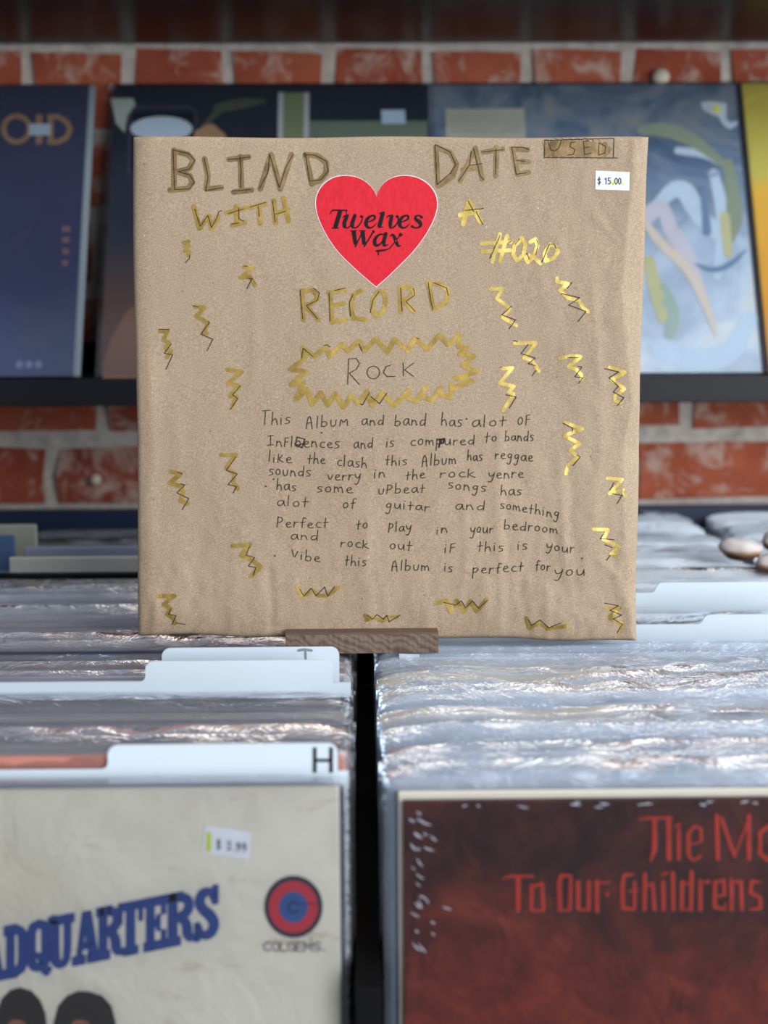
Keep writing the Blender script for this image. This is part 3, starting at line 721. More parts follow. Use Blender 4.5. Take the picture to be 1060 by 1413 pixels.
# dark red cover, front of right row
YFR = 0.6865
mred = mat('dark_red_cover_print', (90, 40, 36), 0.5, spec=0.2)
def _r():
    m = mred; v = coords(m)
    a = tnoise(m, v, 15, 6, 0.6, 0.8); b_ = tnoise(m, coords(m, loc=(2, 3, 4)), 9, 5, 0.6, 0.4)
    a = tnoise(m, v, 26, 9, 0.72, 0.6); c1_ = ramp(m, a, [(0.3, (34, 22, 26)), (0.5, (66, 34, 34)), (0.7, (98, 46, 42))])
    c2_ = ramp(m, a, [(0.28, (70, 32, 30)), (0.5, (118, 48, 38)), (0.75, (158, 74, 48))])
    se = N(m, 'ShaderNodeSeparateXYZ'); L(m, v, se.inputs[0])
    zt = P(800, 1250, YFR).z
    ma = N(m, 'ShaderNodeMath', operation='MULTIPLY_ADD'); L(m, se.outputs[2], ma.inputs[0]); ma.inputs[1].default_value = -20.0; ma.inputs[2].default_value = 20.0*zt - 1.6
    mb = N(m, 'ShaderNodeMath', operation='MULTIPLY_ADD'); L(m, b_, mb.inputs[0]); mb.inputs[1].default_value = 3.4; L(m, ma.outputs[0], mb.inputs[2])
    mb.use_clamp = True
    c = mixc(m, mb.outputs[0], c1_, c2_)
    vo = N(m, 'ShaderNodeTexVoronoi'); vo.inputs['Scale'].default_value = 95; L(m, v, vo.inputs['Vector'])
    sp = ramp(m, vo.outputs['Distance'], [(0.06, BW(0.8)), (0.14, BW(0))]); gate = ramp(m, tnoise(m, coords(m, loc=(9, 1, 1)), 40, 2), [(0.60, BW(0)), (0.66, BW(1))])
    c = mixc(m, mixc(m, 1.0, sp, gate, 'MULTIPLY'), c, (176, 150, 140))
    base(m, c)
_r()
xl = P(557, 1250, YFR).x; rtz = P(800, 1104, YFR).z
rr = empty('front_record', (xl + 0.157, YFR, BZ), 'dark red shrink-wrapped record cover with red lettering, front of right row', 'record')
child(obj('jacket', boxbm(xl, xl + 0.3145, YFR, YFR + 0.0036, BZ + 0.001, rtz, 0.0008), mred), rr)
child(obj('inner_card', boxbm(P(550.5, 1250, YFR).x, xl + 0.316, YFR + 0.0040, YFR + 0.0062, BZ + 0.001, P(800, 1094, YFR).z, 0.0006), mat('white_inner_card', (214, 208, 192), 0.6)), rr)
fr2 = plane_fn(YFR)
emb = mat('dark_letter_shadow_print', (34, 20, 24), 0.5); lred = mat('brick_red_lettering', (180, 60, 46), 0.5, spec=0.2)
CC = lambda pts: cv(pts, 680, 1100, 2.7895)
lets = [  # "The Mo"
 ([(560, 85), (600, 78), (690, 78)], [8, 14, 10]), ([(622, 85), (622, 200), (605, 245)], [26, 26, 10]), ([(676, 80), (678, 235)], 26),
 ([(715, 115), (715, 235)], 22), ([(700, 110), (722, 100)], 10),
 ([(800, 225), (770, 242), (752, 220), (752, 140), (775, 108)], [16, 12, 22, 24, 12]), ([(775, 108), (800, 118), (802, 165)], [12, 16, 18]), ([(758, 182), (802, 168)], 10),
 ([(862, 70), (866, 235)], 24), ([(880, 80), (930, 225)], 20), ([(930, 225), (985, 80)], 12), ([(985, 70), (985, 235)], 24),
 ([(1060, 110), (1028, 135), (1028, 215), (1060, 240)], 22), ([(1060, 110), (1092, 135), (1092, 215), (1060, 240)], 22),
 # "To Our Childrens"
 ([(35, 312), (70, 302), (155, 302)], [8, 16, 12]), ([(98, 305), (98, 435)], 26), ([(150, 340), (148, 430)], 22), ([(150, 345), (190, 330), (195, 430)], [14, 18, 22]), ([(150, 435), (195, 435)], 12),
 ([(300, 300), (262, 300), (255, 330), (258, 430)], [14, 18, 24, 24]), ([(300, 300), (296, 430)], [14, 24]), ([(255, 435), (296, 435)], 10),
 ([(328, 325), (328, 425)], 22), ([(370, 325), (368, 430)], 22), ([(328, 430), (368, 432)], 12),
 ([(400, 325), (400, 435)], 24), ([(400, 330), (448, 325)], 12), ([(440, 370), (440, 374)], 20),
 ([(545, 295), (505, 298), (498, 340), (500, 425), (545, 430)], [12, 18, 24, 24, 14]), ([(545, 325), (545, 420)], 16), ([(525, 360), (555, 360)], 10),
 ([(585, 295), (583, 430)], 22), ([(585, 345), (615, 330), (622, 430)], [10, 16, 22]), ([(655, 325), (657, 430)], 22), ([(650, 298), (672, 288)], 12),
 ([(692, 290), (694, 430)], 22), ([(728, 325), (726, 430)], 22), ([(765, 285), (762, 430)], 22), ([(728, 325), (765, 335)], 10), ([(728, 432), (765, 430)], 10),
 ([(798, 320), (798, 430)], 22), ([(798, 330), (832, 322)], [10, 16]), ([(855, 325), (853, 420), (892, 430), (894, 410)], [22, 22, 12, 14]), ([(855, 325), (888, 318), (892, 372), (856, 382)], [12, 20, 16, 9]),
 ([(918, 320), (918, 430)], 22), ([(918, 328), (955, 322), (958, 430)], [10, 18, 22]),
 ([(1032, 325), (995, 322), (990, 365), (1028, 385), (1030, 425), (988, 430)], [12, 20, 20, 20, 20, 10])]
cut = [2, 3, 3, 4, 2, 2, 3, 3, 3, 3, 3, 2, 2, 1, 4, 2, 2, 2, 1]; starts = set(); q_ = 0
for c_ in cut: starts.add(q_); q_ += c_
print('letters', q_, len(lets))
for il, (pts, w) in enumerate(lets):
    if il in starts: ik = Ink(fr2, .0003); ik2 = Ink(fr2, .0006)
    ww = [x/2.79 for x in w] if isinstance(w, list) else [w/2.79]*len(pts)
    p = CC(pts); ik.stroke([(a + 2.0, b + 2.0) for a, b in p], [x*1.05 for x in ww], True); ik2.stroke(p, [x*0.72 for x in ww], True)
    if il + 1 in starts or il + 1 == len(lets): ik.build('letter_shadow', emb, rr); ik2.build('red_letter', lred, rr)
# shrink wrap: crumpled film, tight wrinkles in the top left corner
def shrink():
    nx, nz = 70, 60; x0, x1 = xl - 0.0035, xl + 0.316; z0, z1 = BZ + 0.001, rtz + 0.003; v = []; f = []
    for j in range(nz + 1):
        tz = (j/nz) ** 0.55; z = z0 + (z1 - z0)*tz
        for i in range(nx + 1):
            tx = (i/nx) ** 1.6; x = x0 + (x1 - x0)*tx
            edge = max(math.exp(-(x - x0)/0.010)*(1 if z > z1 - 0.13 else 0.3), math.exp(-(z1 - z)/0.004)*0.8)
            n_ = noise.noise(Vector((x*170 + z*120, z*260 - x*60, 0.3)))
            v.append((x, YFR - 0.0010 - abs(n_)*0.0022*edge, z))
    for j in range(nz):
        for i in range(nx):
            a = j*(nx+1) + i; f.append((a, a+1, a+nx+2, a+nx+1))
    return child(pyobj('shrink_wrap', v, f, FILM_S, None, True), rr)
shrink()
ik = Ink(fr2, .0036)  # pale strokes painting the glints of light along the wrap's wrinkles
for i in range(40):
    rr_ = random.Random(900 + i)
    if i < 26: x = 562 + abs(rr_.gauss(0, 15)); y = 1112 + rr_.random()**1.4*190
    else: x = 560 + rr_.random()*500; y = 1103 + abs(rr_.gauss(0, 3))
    a = rr_.uniform(0.3, 1.0) if i < 26 else rr_.uniform(-.25, .25); l = rr_.uniform(5, 17)
    ik.stroke([(x, y), (x + l*math.cos(a)*.5, y + l*math.sin(a)*.6), (x + l*math.cos(a), y + l*math.sin(a))], [0.5, rr_.uniform(1.2, 3.0), 0.5], False)
ik.build('wrap_crease_glints', mat('painted_crease_glint', (168, 176, 188), 0.3), rr)['kind'] = 'stuff'

# ------------------------------------------------------------------ pale chunks resting on the right back bin
def chunk(px, py, Y, rx, ry, rz, rot, label):
    bm = bmesh.new(); bmesh.ops.create_icosphere(bm, subdivisions=4, radius=1)
    for v in bm.verts:
        n_ = noise.noise(v.co*1.6 + Vector((px, 0, 0)))*0.13
        z = v.co.z; v.co = v.co*(1 + n_)
        if z > 0: v.co.z *= 0.85
        else: v.co.z *= 1.0; v.co.x *= (1 + 0.12*z); v.co.y *= (1 + 0.12*z)
        v.co = Vector((v.co.x*rx, v.co.y*ry, v.co.z*rz))
    bmesh.ops.rotate(bm, verts=bm.verts, cent=(0, 0, 0), matrix=Matrix.Rotation(rot, 3, 'Y'))
    m = mat('pale_bark_chunk', (206, 196, 188), 0.7)
    if not m.get('done'):
        se = N(m, 'ShaderNodeSeparateXYZ'); L(m, coords(m, kind='Generated'), se.inputs[0])
        ad = N(m, 'ShaderNodeMath', operation='MULTIPLY_ADD'); L(m, tnoise(m, coords(m), 45, 3), ad.inputs[0]); ad.inputs[1].default_value = 0.25; L(m, se.outputs[2], ad.inputs[2])
        base(m, ramp(m, ad.outputs[0], [(0.46, (104, 68, 42)), (0.60, (170, 136, 108)), (0.70, (206, 196, 190)), (1.0, (214, 206, 204))])); m['done'] = 1
    zmin = min(v.co.z for v in bm.verts)
    o = obj('bark_chunk', bm, m, None, True); p = P(px, py, Y)
    o.location = (p.x, Y, T - zmin + 0.0005); tag(o, label, 'wood chunk')
    print('chunk', p.z, o.location.z)
chunk(1021, 762, 1.258, 0.0185, 0.015, 0.0105, 0.12, 'larger pale oval chunk with a brown underside lying on the right back records')
chunk(1068, 752, 1.300, 0.010, 0.012, 0.010, 0.0, 'small pale chunk farthest back at the right picture edge')
chunk(1066, 786, 1.196, 0.014, 0.012, 0.0095, -0.1, 'pale chunk with brown rim nearest the viewer at the right picture edge')

# ------------------------------------------------------------------ the package and its stand
PY = 0.956
PLEAN = math.radians(1.0)
p0 = P(535, 880, PY); pn = Vector((0, -math.cos(PLEAN), math.sin(PLEAN)))
TL, TR, BR_, BL_ = (181.5, 189), (898, 188.5), (880, 884.5), (190.5, 878)
def edge_l(v): return 181.5 + (190.5 - 181.5)*((v - 189)/690) + 1.2*math.sin(v*0.013) 
def edge_r(v):
    t = (v - 189)/696; return 898 + (880 - 898)*t - 2.5*math.sin(math.pi*min(1, max(0, t))) + 1.0*math.sin(v*0.021)
def edge_t(u): return 189 + 1.0*math.sin(u*0.02) - 0.5
def edge_b(u): return 878.5 + (u - 190)*0.0085 + 1.6*math.sin(u*0.017) + 1.0*math.sin(u*0.043)
def fold_e(v):
    pts = [(189, 886), (230, 877), (300, 867), (400, 858), (500, 866), (560, 872), (620, 858), (700, 860), (790, 866), (890, 872)]
    for (a, x), (b, y) in zip(pts, pts[1:]):
        if v <= b: return x + (y - x)*max(0, (v - a))/(b - a)
    return pts[-1][1]
creases = [  # (polyline, height mm, half width px)
 ([(372, 790), (376, 840), (374, 866)], -0.7, 7), ([(376, 860), (362, 876)], 0.8, 6), ([(376, 862), (400, 874)], -0.6, 6),
 ([(508, 720), (506, 800), (512, 862)], 0.35, 9), ([(640, 690), (644, 760), (640, 800)], 0.45, 8), ([(690, 600), (688, 700), (692, 800), (690, 880)], 0.5, 9),
 ([(700, 690), (702, 760)], -0.3, 6), ([(775, 640), (776, 720), (782, 790)], 0.5, 8), ([(790, 660), (792, 760)], -0.3, 8), ([(824, 560), (826, 640), (820, 760)], 0.3, 10),
 ([(822, 300), (850, 330)], 0.3, 5), ([(835, 780), (856, 800), (866, 840)], 0.6, 8), ([(840, 850), (830, 880)], -0.4, 6), ([(640, 800), (630, 860)], 0.35, 7), ([(730, 800), (735, 870)], 0.35, 7),
 ([(242, 560), (246, 640)], 0.3, 10), ([(215, 830), (210, 878)], 0.5, 7), ([(205, 500), (210, 620), (206, 700)], 0.35, 9), ([(350, 380), (352, 470), (350, 530)], 0.28, 10), ([(300, 640), (306, 730)], 0.3, 11),
 ([(820, 400), (824, 480), (830, 530)], 0.4, 8), ([(772, 330), (776, 420)], 0.25, 10), ([(690, 340), (700, 400)], 0.25, 12), ([(450, 620), (455, 700)], 0.22, 12), ([(590, 830), (588, 866)], 0.4, 8),
 ([(195, 200), (215, 190)], 0.5, 5), ([(270, 860), (262, 878)], -0.5, 6), ([(320, 840), (322, 870)], 0.35, 7), ([(760, 850), (765, 880)], -0.4, 6), ([(876, 196), (868, 250)], 0.6, 5)]
def seg_d(u, v, a, b):
    dx, dy = b[0]-a[0], b[1]-a[1]; t = max(0, min(1, ((u-a[0])*dx + (v-a[1])*dy)/(dx*dx+dy*dy))); return math.hypot(u-a[0]-t*dx, v-a[1]-t*dy)
CB = []
for pl, hgt, w in creases:
    CB.append((min(p[0] for p in pl) - 3*w, max(p[0] for p in pl) + 3*w, min(p[1] for p in pl) - 3*w, max(p[1] for p in pl) + 3*w, pl, hgt*0.001, w))
def sm(x): x = max(0.0, min(1.0, x)); return x*x*(3 - 2*x)
def hgt(u, v):
    low = sm((v - 560)/300)
    n1 = noise.noise(Vector((u*0.013, v*0.006, 1.3))); n2 = noise.noise(Vector((u*0.035, v*0.016, 7.7))); n3 = noise.noise(Vector((u*0.08, v*0.045, 3.1)))
    rgt = sm((u - 640)/180)
    h = n1*0.0009 + n2*0.0006*(0.4 + low + 0.7*rgt) + n3*0.00028*(0.35 + 1.2*low + 0.8*rgt)
    for (a, b, c, d, pl, hh, w) in CB:
        if a < u < b and c < v < d:
            dd = min(seg_d(u, v, pl[i], pl[i+1]) for i in range(len(pl) - 1))
            h += hh*1.25*math.exp(-(dd/(w*0.85))**2)
    # stiff stickers keep the paper flat
    m1 = sm((math.hypot((u - 519)/84, (v - 312)/82) - 1.0)*3.0)
    m2_ = sm((max(abs(u - 845.5)/24, abs(v - 249)/14) - 1.0)*1.6)
    h *= (0.02 + 0.98*m1)*(0.02 + 0.98*m2_)
    e = fold_e(v)
    if u > e: h -= (u - e)*0.00020*min(1, (u - e)/6 + 0.2)
    el = edge_l(v)
    if u < el + 26: h -= ((el + 26 - u)/26)**2*0.0022
    d = min(u - el, edge_r(v) - u, v - edge_t(u), edge_b(u) - v); r = 7.0
    if d < r:
        q = (r - max(0, d))/r; h -= 0.0030*(1 - math.sqrt(max(0, 1 - q*q)))
    return h
pfn = lambda u, v, li: PL(u, v, p0, pn) + pn*(hgt(u, v) + li)
pk = empty('wrapped_record', (p0.x, PY, p0.z), 'brown kraft paper package with gold lettering and red heart sticker in a wooden block', 'package')
def package():
    nu, nv = 230, 224; V = []; Fc = []
    def sp(n):   # denser rows near the borders
        base_ = [0, .0012, .0028, .005, .0075]; k = n - 2*len(base_)
        return base_ + [0.0105 + (1 - 0.021)*i/(k) for i in range(k + 1)] + [1 - b for b in reversed(base_)]
    su, sv = sp(nu), sp(nv)
    for t in sv:
        for s in su:
            v_ = 189 + t*693
            for _ in range(2):
                u_ = edge_l(v_) + s*(edge_r(v_) - edge_l(v_)); v_ = edge_t(u_) + t*(edge_b(u_) - edge_t(u_))
            V.append(pfn(u_, v_, 0))
    A, B = len(su), len(sv)
    for j in range(B - 1):
        for i in range(A - 1):
            a = j*A + i; Fc.append((a + A, a + A + 1, a + 1, a))
    loop = [i for i in range(A)] + [j*A + A - 1 for j in range(1, B)] + [(B-1)*A + i for i in range(A - 2, -1, -1)] + [j*A for j in range(B - 2, 0, -1)]
    prev = loop
    for dpt, ins in ((0.003, 0.0), (0.008, 0.0), (0.0105, 0.002)):
        c = PL(538, 535, p0, pn); new = []
        for k in loop:
            q = Vector(V[k]); b_ = PL(0, 0, p0, pn)
            q2 = q - pn*dpt; dirv = (c - pn*dpt - q2); q2 = q2 + dirv.normalized()*ins
            new.append(len(V)); V.append(q2)
        n = len(loop)
        for i in range(n): Fc.append((prev[i], prev[(i+1) % n], new[(i+1) % n], new[i]))
        prev = new
    Fc.append(tuple(reversed(prev)))
    me = bpy.data.meshes.new('paper_wrap'); me.from_pydata([tuple(q) for q in V], [], Fc); me.update()
    bm = bmesh.new(); bm.from_mesh(me); bmesh.ops.recalc_face_normals(bm, faces=bm.faces[:]); bm.to_mesh(me); bm.free()
    o = link('paper_wrap', me, KRAFT, None, True); return child(o, pk)
package()

# gold lettering
def strokes(name, items, m, parent, w, lift, step=5, smooth=0, caps=True):
    ik = Ink(pfn, lift)
    for it in items: ik.stroke(it, w, caps, step, smooth)
    return ik.build(name, m, parent)
A1 = lambda p: cv(p, 180, 180, 2.944)
A2 = lambda p: cv(p, 540, 180, 2.944)
A3 = lambda p: cv(p, 180, 540, 2.944)
A4 = lambda p: cv(p, 540, 540, 2.944)
A5 = lambda p: cv(p, 640, 180, 4.077)
A6 = lambda p: cv(p, 660, 370, 4.417)
A7 = lambda p: cv(p, 390, 450, 3.786)
A8 = lambda p: cv(p, 380, 840, 4.417)
blind = [[(178, 80), (178, 238)], [(178, 84), (235, 98), (256, 122), (240, 155), (190, 168)], [(190, 168), (243, 185), (253, 212), (235, 236), (162, 243)],
         [(302, 115), (315, 180), (310, 238)], [(310, 238), (370, 232)], [(402, 118), (480, 108)], [(447, 106), (452, 245)], [(420, 250), (493, 242)],
         [(572, 98), (528, 238)], [(572, 98), (610, 238)], [(610, 238), (655, 98)], [(712, 98), (738, 218)], [(712, 98), (760, 102), (796, 130), (796, 172), (770, 205), (738, 214)]]
GLIFT, PLIFT = 0.00018, 0.00036
def letters(name, lst, cuts, fnc, m, w):
    a = 0
    for n_ in cuts: strokes(name, [fnc(p) for p in lst[a:a + n_]], m, pk, w, GLIFT); a += n_
letters('gold_letter', blind, (3, 2, 3, 3, 2), A1, OLIVE, 7.6)
date = [[(182, 66), (190, 225)], [(182, 68), (240, 90), (266, 138), (250, 188), (192, 226)], [(342, 72), (280, 205)], [(342, 72), (370, 198)], [(292, 160), (362, 150)],
        [(374, 88), (453, 75)], [(428, 68), (425, 185)], [(492, 74), (515, 178)], [(492, 74), (555, 78)], [(508, 125), (560, 127)], [(515, 178), (558, 170)]]
letters('gold_letter', date, (2, 3, 2, 4), A2, OLIVE, 7.0)
with_ = [[(258, 310), (282, 398), (318, 345), (332, 400), (358, 350)], [(392, 335), (468, 315)], [(430, 308), (434, 380)], [(416, 385), (465, 373)],
         [(488, 313), (548, 298)], [(522, 305), (528, 378)], [(583, 285), (590, 375)], [(585, 340), (638, 322)], [(622, 275), (642, 368)]]
letters('gold_letter', with_, (1, 3, 2, 3), A1, GOLD, 6.8)
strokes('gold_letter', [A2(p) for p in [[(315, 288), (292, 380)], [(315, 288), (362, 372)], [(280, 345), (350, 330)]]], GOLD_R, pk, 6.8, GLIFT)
el = [(1010 + 26*math.cos(t*math.pi/8) + 6*math.sin(-t*math.pi/8), 702 + 50*math.sin(t*math.pi/8)) for t in range(17)]
rec = [A1(p) for p in [[(697, 650), (703, 770)], [(697, 650), (745, 650), (762, 680), (740, 703), (705, 712)], [(712, 712), (764, 768)],
       [(812, 660), (820, 780)], [(806, 658), (872, 650)], [(816, 712), (868, 703)], [(822, 778), (875, 768)], [(938, 650), (908, 665), (896, 720), (907, 763), (955, 768)], el]]
rec += [A2(p) for p in [[(35, 636), (40, 738)], [(35, 638), (75, 634), (92, 656), (70, 683), (42, 690)], [(50, 690), (94, 736)], [(150, 616), (172, 726)], [(150, 618), (200, 625), (234, 655), (224, 698), (172, 724)]]]
letters('gold_letter', rec, (3, 4, 1, 1, 3, 2), lambda p: p, GOLD, 6.4)
num = [[(203, 584), (160, 740)], [(243, 594), (203, 738)], [(100, 637), (265, 628)], [(106, 682), (262, 674)], [(330, 606), (285, 650), (277, 700), (298, 733), (335, 700), (346, 640), (325, 605)],
       [(372, 628), (402, 612), (415, 650), (388, 715), (360, 742), (347, 718), (370, 703), (400, 720), (430, 748)], [(485, 640), (455, 690), (460, 735), (505, 718), (532, 680), (512, 650), (487, 645)]]
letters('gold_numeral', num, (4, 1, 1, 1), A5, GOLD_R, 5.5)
used = [[(628, 48), (640, 95), (662, 42), (668, 100), (690, 42), (700, 100), (722, 42), (730, 100), (752, 42), (762, 100), (785, 42), (790, 98), (812, 46), (820, 104), (842, 50), (846, 102), (866, 60), (868, 94), (882, 76)]]
strokes('gold_patch', [A2(p) for p in used], OLIVE, pk, 9.5, GLIFT)
strokes('pen_word_used', [A2(p) for p in [[(622, 40), (905, 32), (903, 110)], [(920, 112), (622, 110), (625, 40)], [(640, 50), (648, 78), (665, 84), (682, 70), (692, 38)], [(748, 47), (730, 50), (726, 65), (746, 78), (740, 97), (718, 100)],
        [(802, 42), (780, 45), (786, 98), (814, 92)], [(783, 70), (806, 67)], [(845, 50), (842, 100), (868, 92), (872, 65), (845, 50)]]], PEN, pk, 1.0, PLIFT)
# gold border around ROCK
bord = [[(105, 112), (165, 160), (228, 108), (246, 158), (312, 95), (340, 130), (400, 80), (428, 130), (485, 68), (550, 135), (585, 70), (655, 130), (692, 65), (758, 122), (820, 46), (865, 97), (925, 48), (920, 108), (965, 116), (926, 145), (1000, 156), (942, 205), (1015, 238), (903, 272), (990, 286), (890, 325)],
        [(885, 300), (878, 372), (808, 350), (826, 322)], [(810, 345), (780, 390), (720, 360), (750, 318)], [(722, 358), (700, 394), (636, 362), (662, 336)],
        [(640, 358), (582, 415), (522, 350), (468, 415), (442, 342), (398, 408), (360, 362), (318, 425), (277, 352), (237, 413), (200, 347), (155, 410), (130, 330), (70, 385), (110, 297), (45, 305), (125, 237), (40, 226), (115, 172), (105, 112)]]
strokes('gold_zigzag_border', [A7(p) for p in bord], GOLD, pk, 6.6, GLIFT)
strokes('pen_word_rock', [A7(p) for p in [[(346, 170), (341, 305)], [(346, 172), (385, 168), (403, 195), (387, 225), (350, 246), (402, 305)], [(475 + 33*math.cos(t*math.pi/8), 242 + 33*math.sin(t*math.pi/8)) for t in range(17)],
        [(568, 203), (540, 212), (528, 243), (548, 264), (588, 262)], [(631, 192), (632, 260)], [(685, 193), (638, 228), (685, 262)]]], PEN, pk, 0.95, PLIFT)
strokes('pen_under_border', [A7(p) for p in [[(100, 165), (108, 115), (160, 160)], [(218, 100), (235, 98), (248, 108)], [(400, 92), (415, 128)], [(455, 345), (418, 412), (405, 405)], [(462, 368), (508, 405), (545, 350)], [(700, 62), (715, 66)]]], PEN, pk, 1.0, PLIFT)['kind'] = 'stuff'
# pen outline over BLIND / DATE
pb = [A1(p) for p in [[(174, 78), (180, 240), (240, 238), (260, 210), (240, 180), (195, 168), (240, 158), (262, 122), (238, 95), (176, 80)], [(300, 112), (316, 190), (306, 245), (375, 232)], [(398, 118), (440, 115), (485, 108)], [(445, 105), (450, 160), (448, 235)], [(415, 246), (490, 240)],
       [(524, 236), (560, 170), (566, 96), (600, 215), (606, 232), (632, 150), (660, 98)], [(712, 96), (728, 205), (775, 200), (804, 165), (796, 125), (750, 100), (714, 98)],
       [(262, 320), (284, 390), (315, 345), (330, 395), (352, 355), (360, 330), (372, 326)], [(398, 338), (462, 318)], [(440, 315), (442, 360), (460, 368)], [(412, 380), (440, 376)], [(486, 312), (550, 292)], [(520, 308), (524, 350)], [(578, 285), (588, 372)], [(590, 340), (632, 328)]]]
pb += [A2(p) for p in [[(178, 60), (186, 220), (240, 175), (262, 140), (240, 88), (180, 58)], [(275, 205), (318, 140), (325, 85)], [(335, 75), (362, 185), (375, 200)], [(320, 142), (370, 135)], [(368, 88), (455, 78)], [(426, 75), (424, 178)], [(490, 70), (508, 178), (550, 172)], [(488, 68), (535, 68), (560, 78)], [(508, 122), (545, 125)],
       [(312, 285), (335, 330)], [(300, 325), (375, 317)], [(345, 330), (372, 382)], [(150, 616), (160, 690), (170, 728)], [(172, 618), (225, 640), (232, 670)], [(38, 640), (44, 735)], [(90, 640), (96, 668), (60, 695), (98, 735)]]]
pb += [A5(p) for p in [[(205, 590), (148, 718)], [(245, 640), (268, 622)], [(315, 610), (290, 640)], [(410, 615), (420, 640), (405, 700)], [(355, 690), (370, 725)], [(435, 745), (450, 720), (480, 640), (510, 640), (518, 665)]]]
pb += [A1(p) for p in [[(690, 650), (700, 765)], [(745, 640), (768, 660), (760, 690), (715, 712), (760, 765)], [(808, 660), (812, 775)], [(830, 650), (872, 640)], [(895, 755), (890, 700), (905, 665)], [(975, 740), (985, 690), (1010, 655)]]]
strokes('pen_outlines', pb, PEN, pk, 0.95, PLIFT)['kind'] = 'stuff'

# lightning doodles: gold stroke with a pen line beside it
doodles = [
 (A1, [(215, 455), (238, 450), (220, 472), (240, 470), (222, 490), (242, 492), (234, 508)], [[(242, 505), (240, 520), (224, 538)]], GOLD, 4),
 (A1, [(462, 555), (500, 556), (448, 598), (486, 594), (508, 630)], [[(460, 550), (475, 552)], [(482, 602), (495, 602), (474, 643)]], GOLD, 5),
 (A1, [(264, 716), (302, 720), (268, 756), (296, 770), (316, 784), (298, 822), (310, 824)], [[(254, 712), (276, 718)], [(316, 776), (321, 780), (287, 828), (335, 848), (312, 896)]], GOLD, 5.2),
 (A1, [(122, 816), (152, 815), (135, 850), (158, 862), (143, 885), (166, 896), (148, 922)], [[(115, 808), (158, 808)], [(166, 868), (138, 905), (172, 911), (145, 970)]], GOLD, 5),
 (lambda p: p, [(314, 510), (334, 513), (315, 529), (331, 533), (317, 547), (327, 548), (320, 562)], [[(332, 532), (321, 545), (328, 550), (318, 565)]], GOLD, 5.2),
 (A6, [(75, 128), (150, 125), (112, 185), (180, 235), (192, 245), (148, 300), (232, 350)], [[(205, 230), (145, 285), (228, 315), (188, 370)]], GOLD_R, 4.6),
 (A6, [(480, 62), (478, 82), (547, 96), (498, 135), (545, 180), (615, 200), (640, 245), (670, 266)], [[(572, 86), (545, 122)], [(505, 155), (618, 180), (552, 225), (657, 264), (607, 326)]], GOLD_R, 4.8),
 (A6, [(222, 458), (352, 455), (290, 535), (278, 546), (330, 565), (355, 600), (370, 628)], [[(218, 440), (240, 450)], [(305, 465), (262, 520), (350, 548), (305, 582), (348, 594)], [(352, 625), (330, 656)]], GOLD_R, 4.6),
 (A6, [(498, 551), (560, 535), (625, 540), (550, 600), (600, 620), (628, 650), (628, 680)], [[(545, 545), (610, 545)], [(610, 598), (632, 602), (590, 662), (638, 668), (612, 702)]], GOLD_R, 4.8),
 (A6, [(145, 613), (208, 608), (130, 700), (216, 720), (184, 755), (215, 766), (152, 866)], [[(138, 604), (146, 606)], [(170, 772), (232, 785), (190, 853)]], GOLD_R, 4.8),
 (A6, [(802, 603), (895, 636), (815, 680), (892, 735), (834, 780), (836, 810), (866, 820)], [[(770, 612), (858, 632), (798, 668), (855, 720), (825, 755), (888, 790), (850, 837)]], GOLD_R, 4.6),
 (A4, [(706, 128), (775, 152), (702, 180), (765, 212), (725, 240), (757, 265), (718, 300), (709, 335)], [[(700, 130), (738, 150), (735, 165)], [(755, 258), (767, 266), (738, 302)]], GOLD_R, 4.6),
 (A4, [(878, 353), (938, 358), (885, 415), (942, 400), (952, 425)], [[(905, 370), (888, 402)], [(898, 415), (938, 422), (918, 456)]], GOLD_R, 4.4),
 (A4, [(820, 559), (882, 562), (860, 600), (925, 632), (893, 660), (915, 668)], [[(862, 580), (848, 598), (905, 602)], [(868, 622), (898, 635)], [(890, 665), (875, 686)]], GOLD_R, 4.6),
 (A4, [(875, 882), (930, 882), (885, 920), (942, 946), (928, 982)], [[(868, 860), (925, 872), (890, 890), (938, 910), (903, 925), (940, 948), (920, 982)]], GOLD, 4.6),
 (A4, [(185, 860), (225, 850), (240, 894), (266, 850), (295, 895), (322, 852), (346, 894), (388, 845)], [[(212, 856), (262, 868), (285, 850), (302, 880), (330, 850), (355, 880), (390, 848)]], GOLD, 5.4),
 (A4, [(548, 920), (560, 964), (605, 936), (636, 965), (715, 952)], [[(556, 925), (570, 950), (605, 928), (640, 960), (690, 940)]], GOLD, 4.8),
 (A3, [(166, 326), (205, 336), (160, 372), (206, 386), (216, 410), (205, 445), (232, 456)], [[(190, 328), (212, 335)], [(205, 375), (222, 380), (190, 412), (238, 435), (211, 481)]], GOLD, 5.6),
 (A3, [(370, 257), (430, 258), (390, 310), (426, 335), (418, 365), (437, 396)], [[(430, 265), (390, 320), (435, 335), (398, 378), (432, 386), (418, 413)]], GOLD, 5.0),
 (A3, [(415, 628), (486, 622), (450, 666), (500, 690), (530, 712), (490, 752)], [[(485, 630), (470, 665), (505, 675), (480, 710), (510, 715), (500, 746)]], GOLD, 5.4),
 (A3, [(112, 832), (180, 830), (135, 866), (165, 882), (150, 905), (175, 922), (182, 942)], [[(165, 882), (155, 905), (186, 910), (170, 946)], [(188, 940), (224, 947)]], GOLD, 5.2),
 (A3, [(680, 798), (692, 835), (722, 822), (740, 806), (762, 830), (797, 830), (846, 798)], [[(690, 805), (705, 832), (735, 800), (755, 830), (790, 795), (802, 832), (830, 793)]], GOLD, 5.0),
 (A8, [(548, 38), (558, 68), (602, 46), (650, 75), (700, 50), (742, 52)], [[(562, 35), (592, 62), (620, 34), (660, 62), (680, 38), (695, 80), (762, 37)]], GOLD, 4.6)]
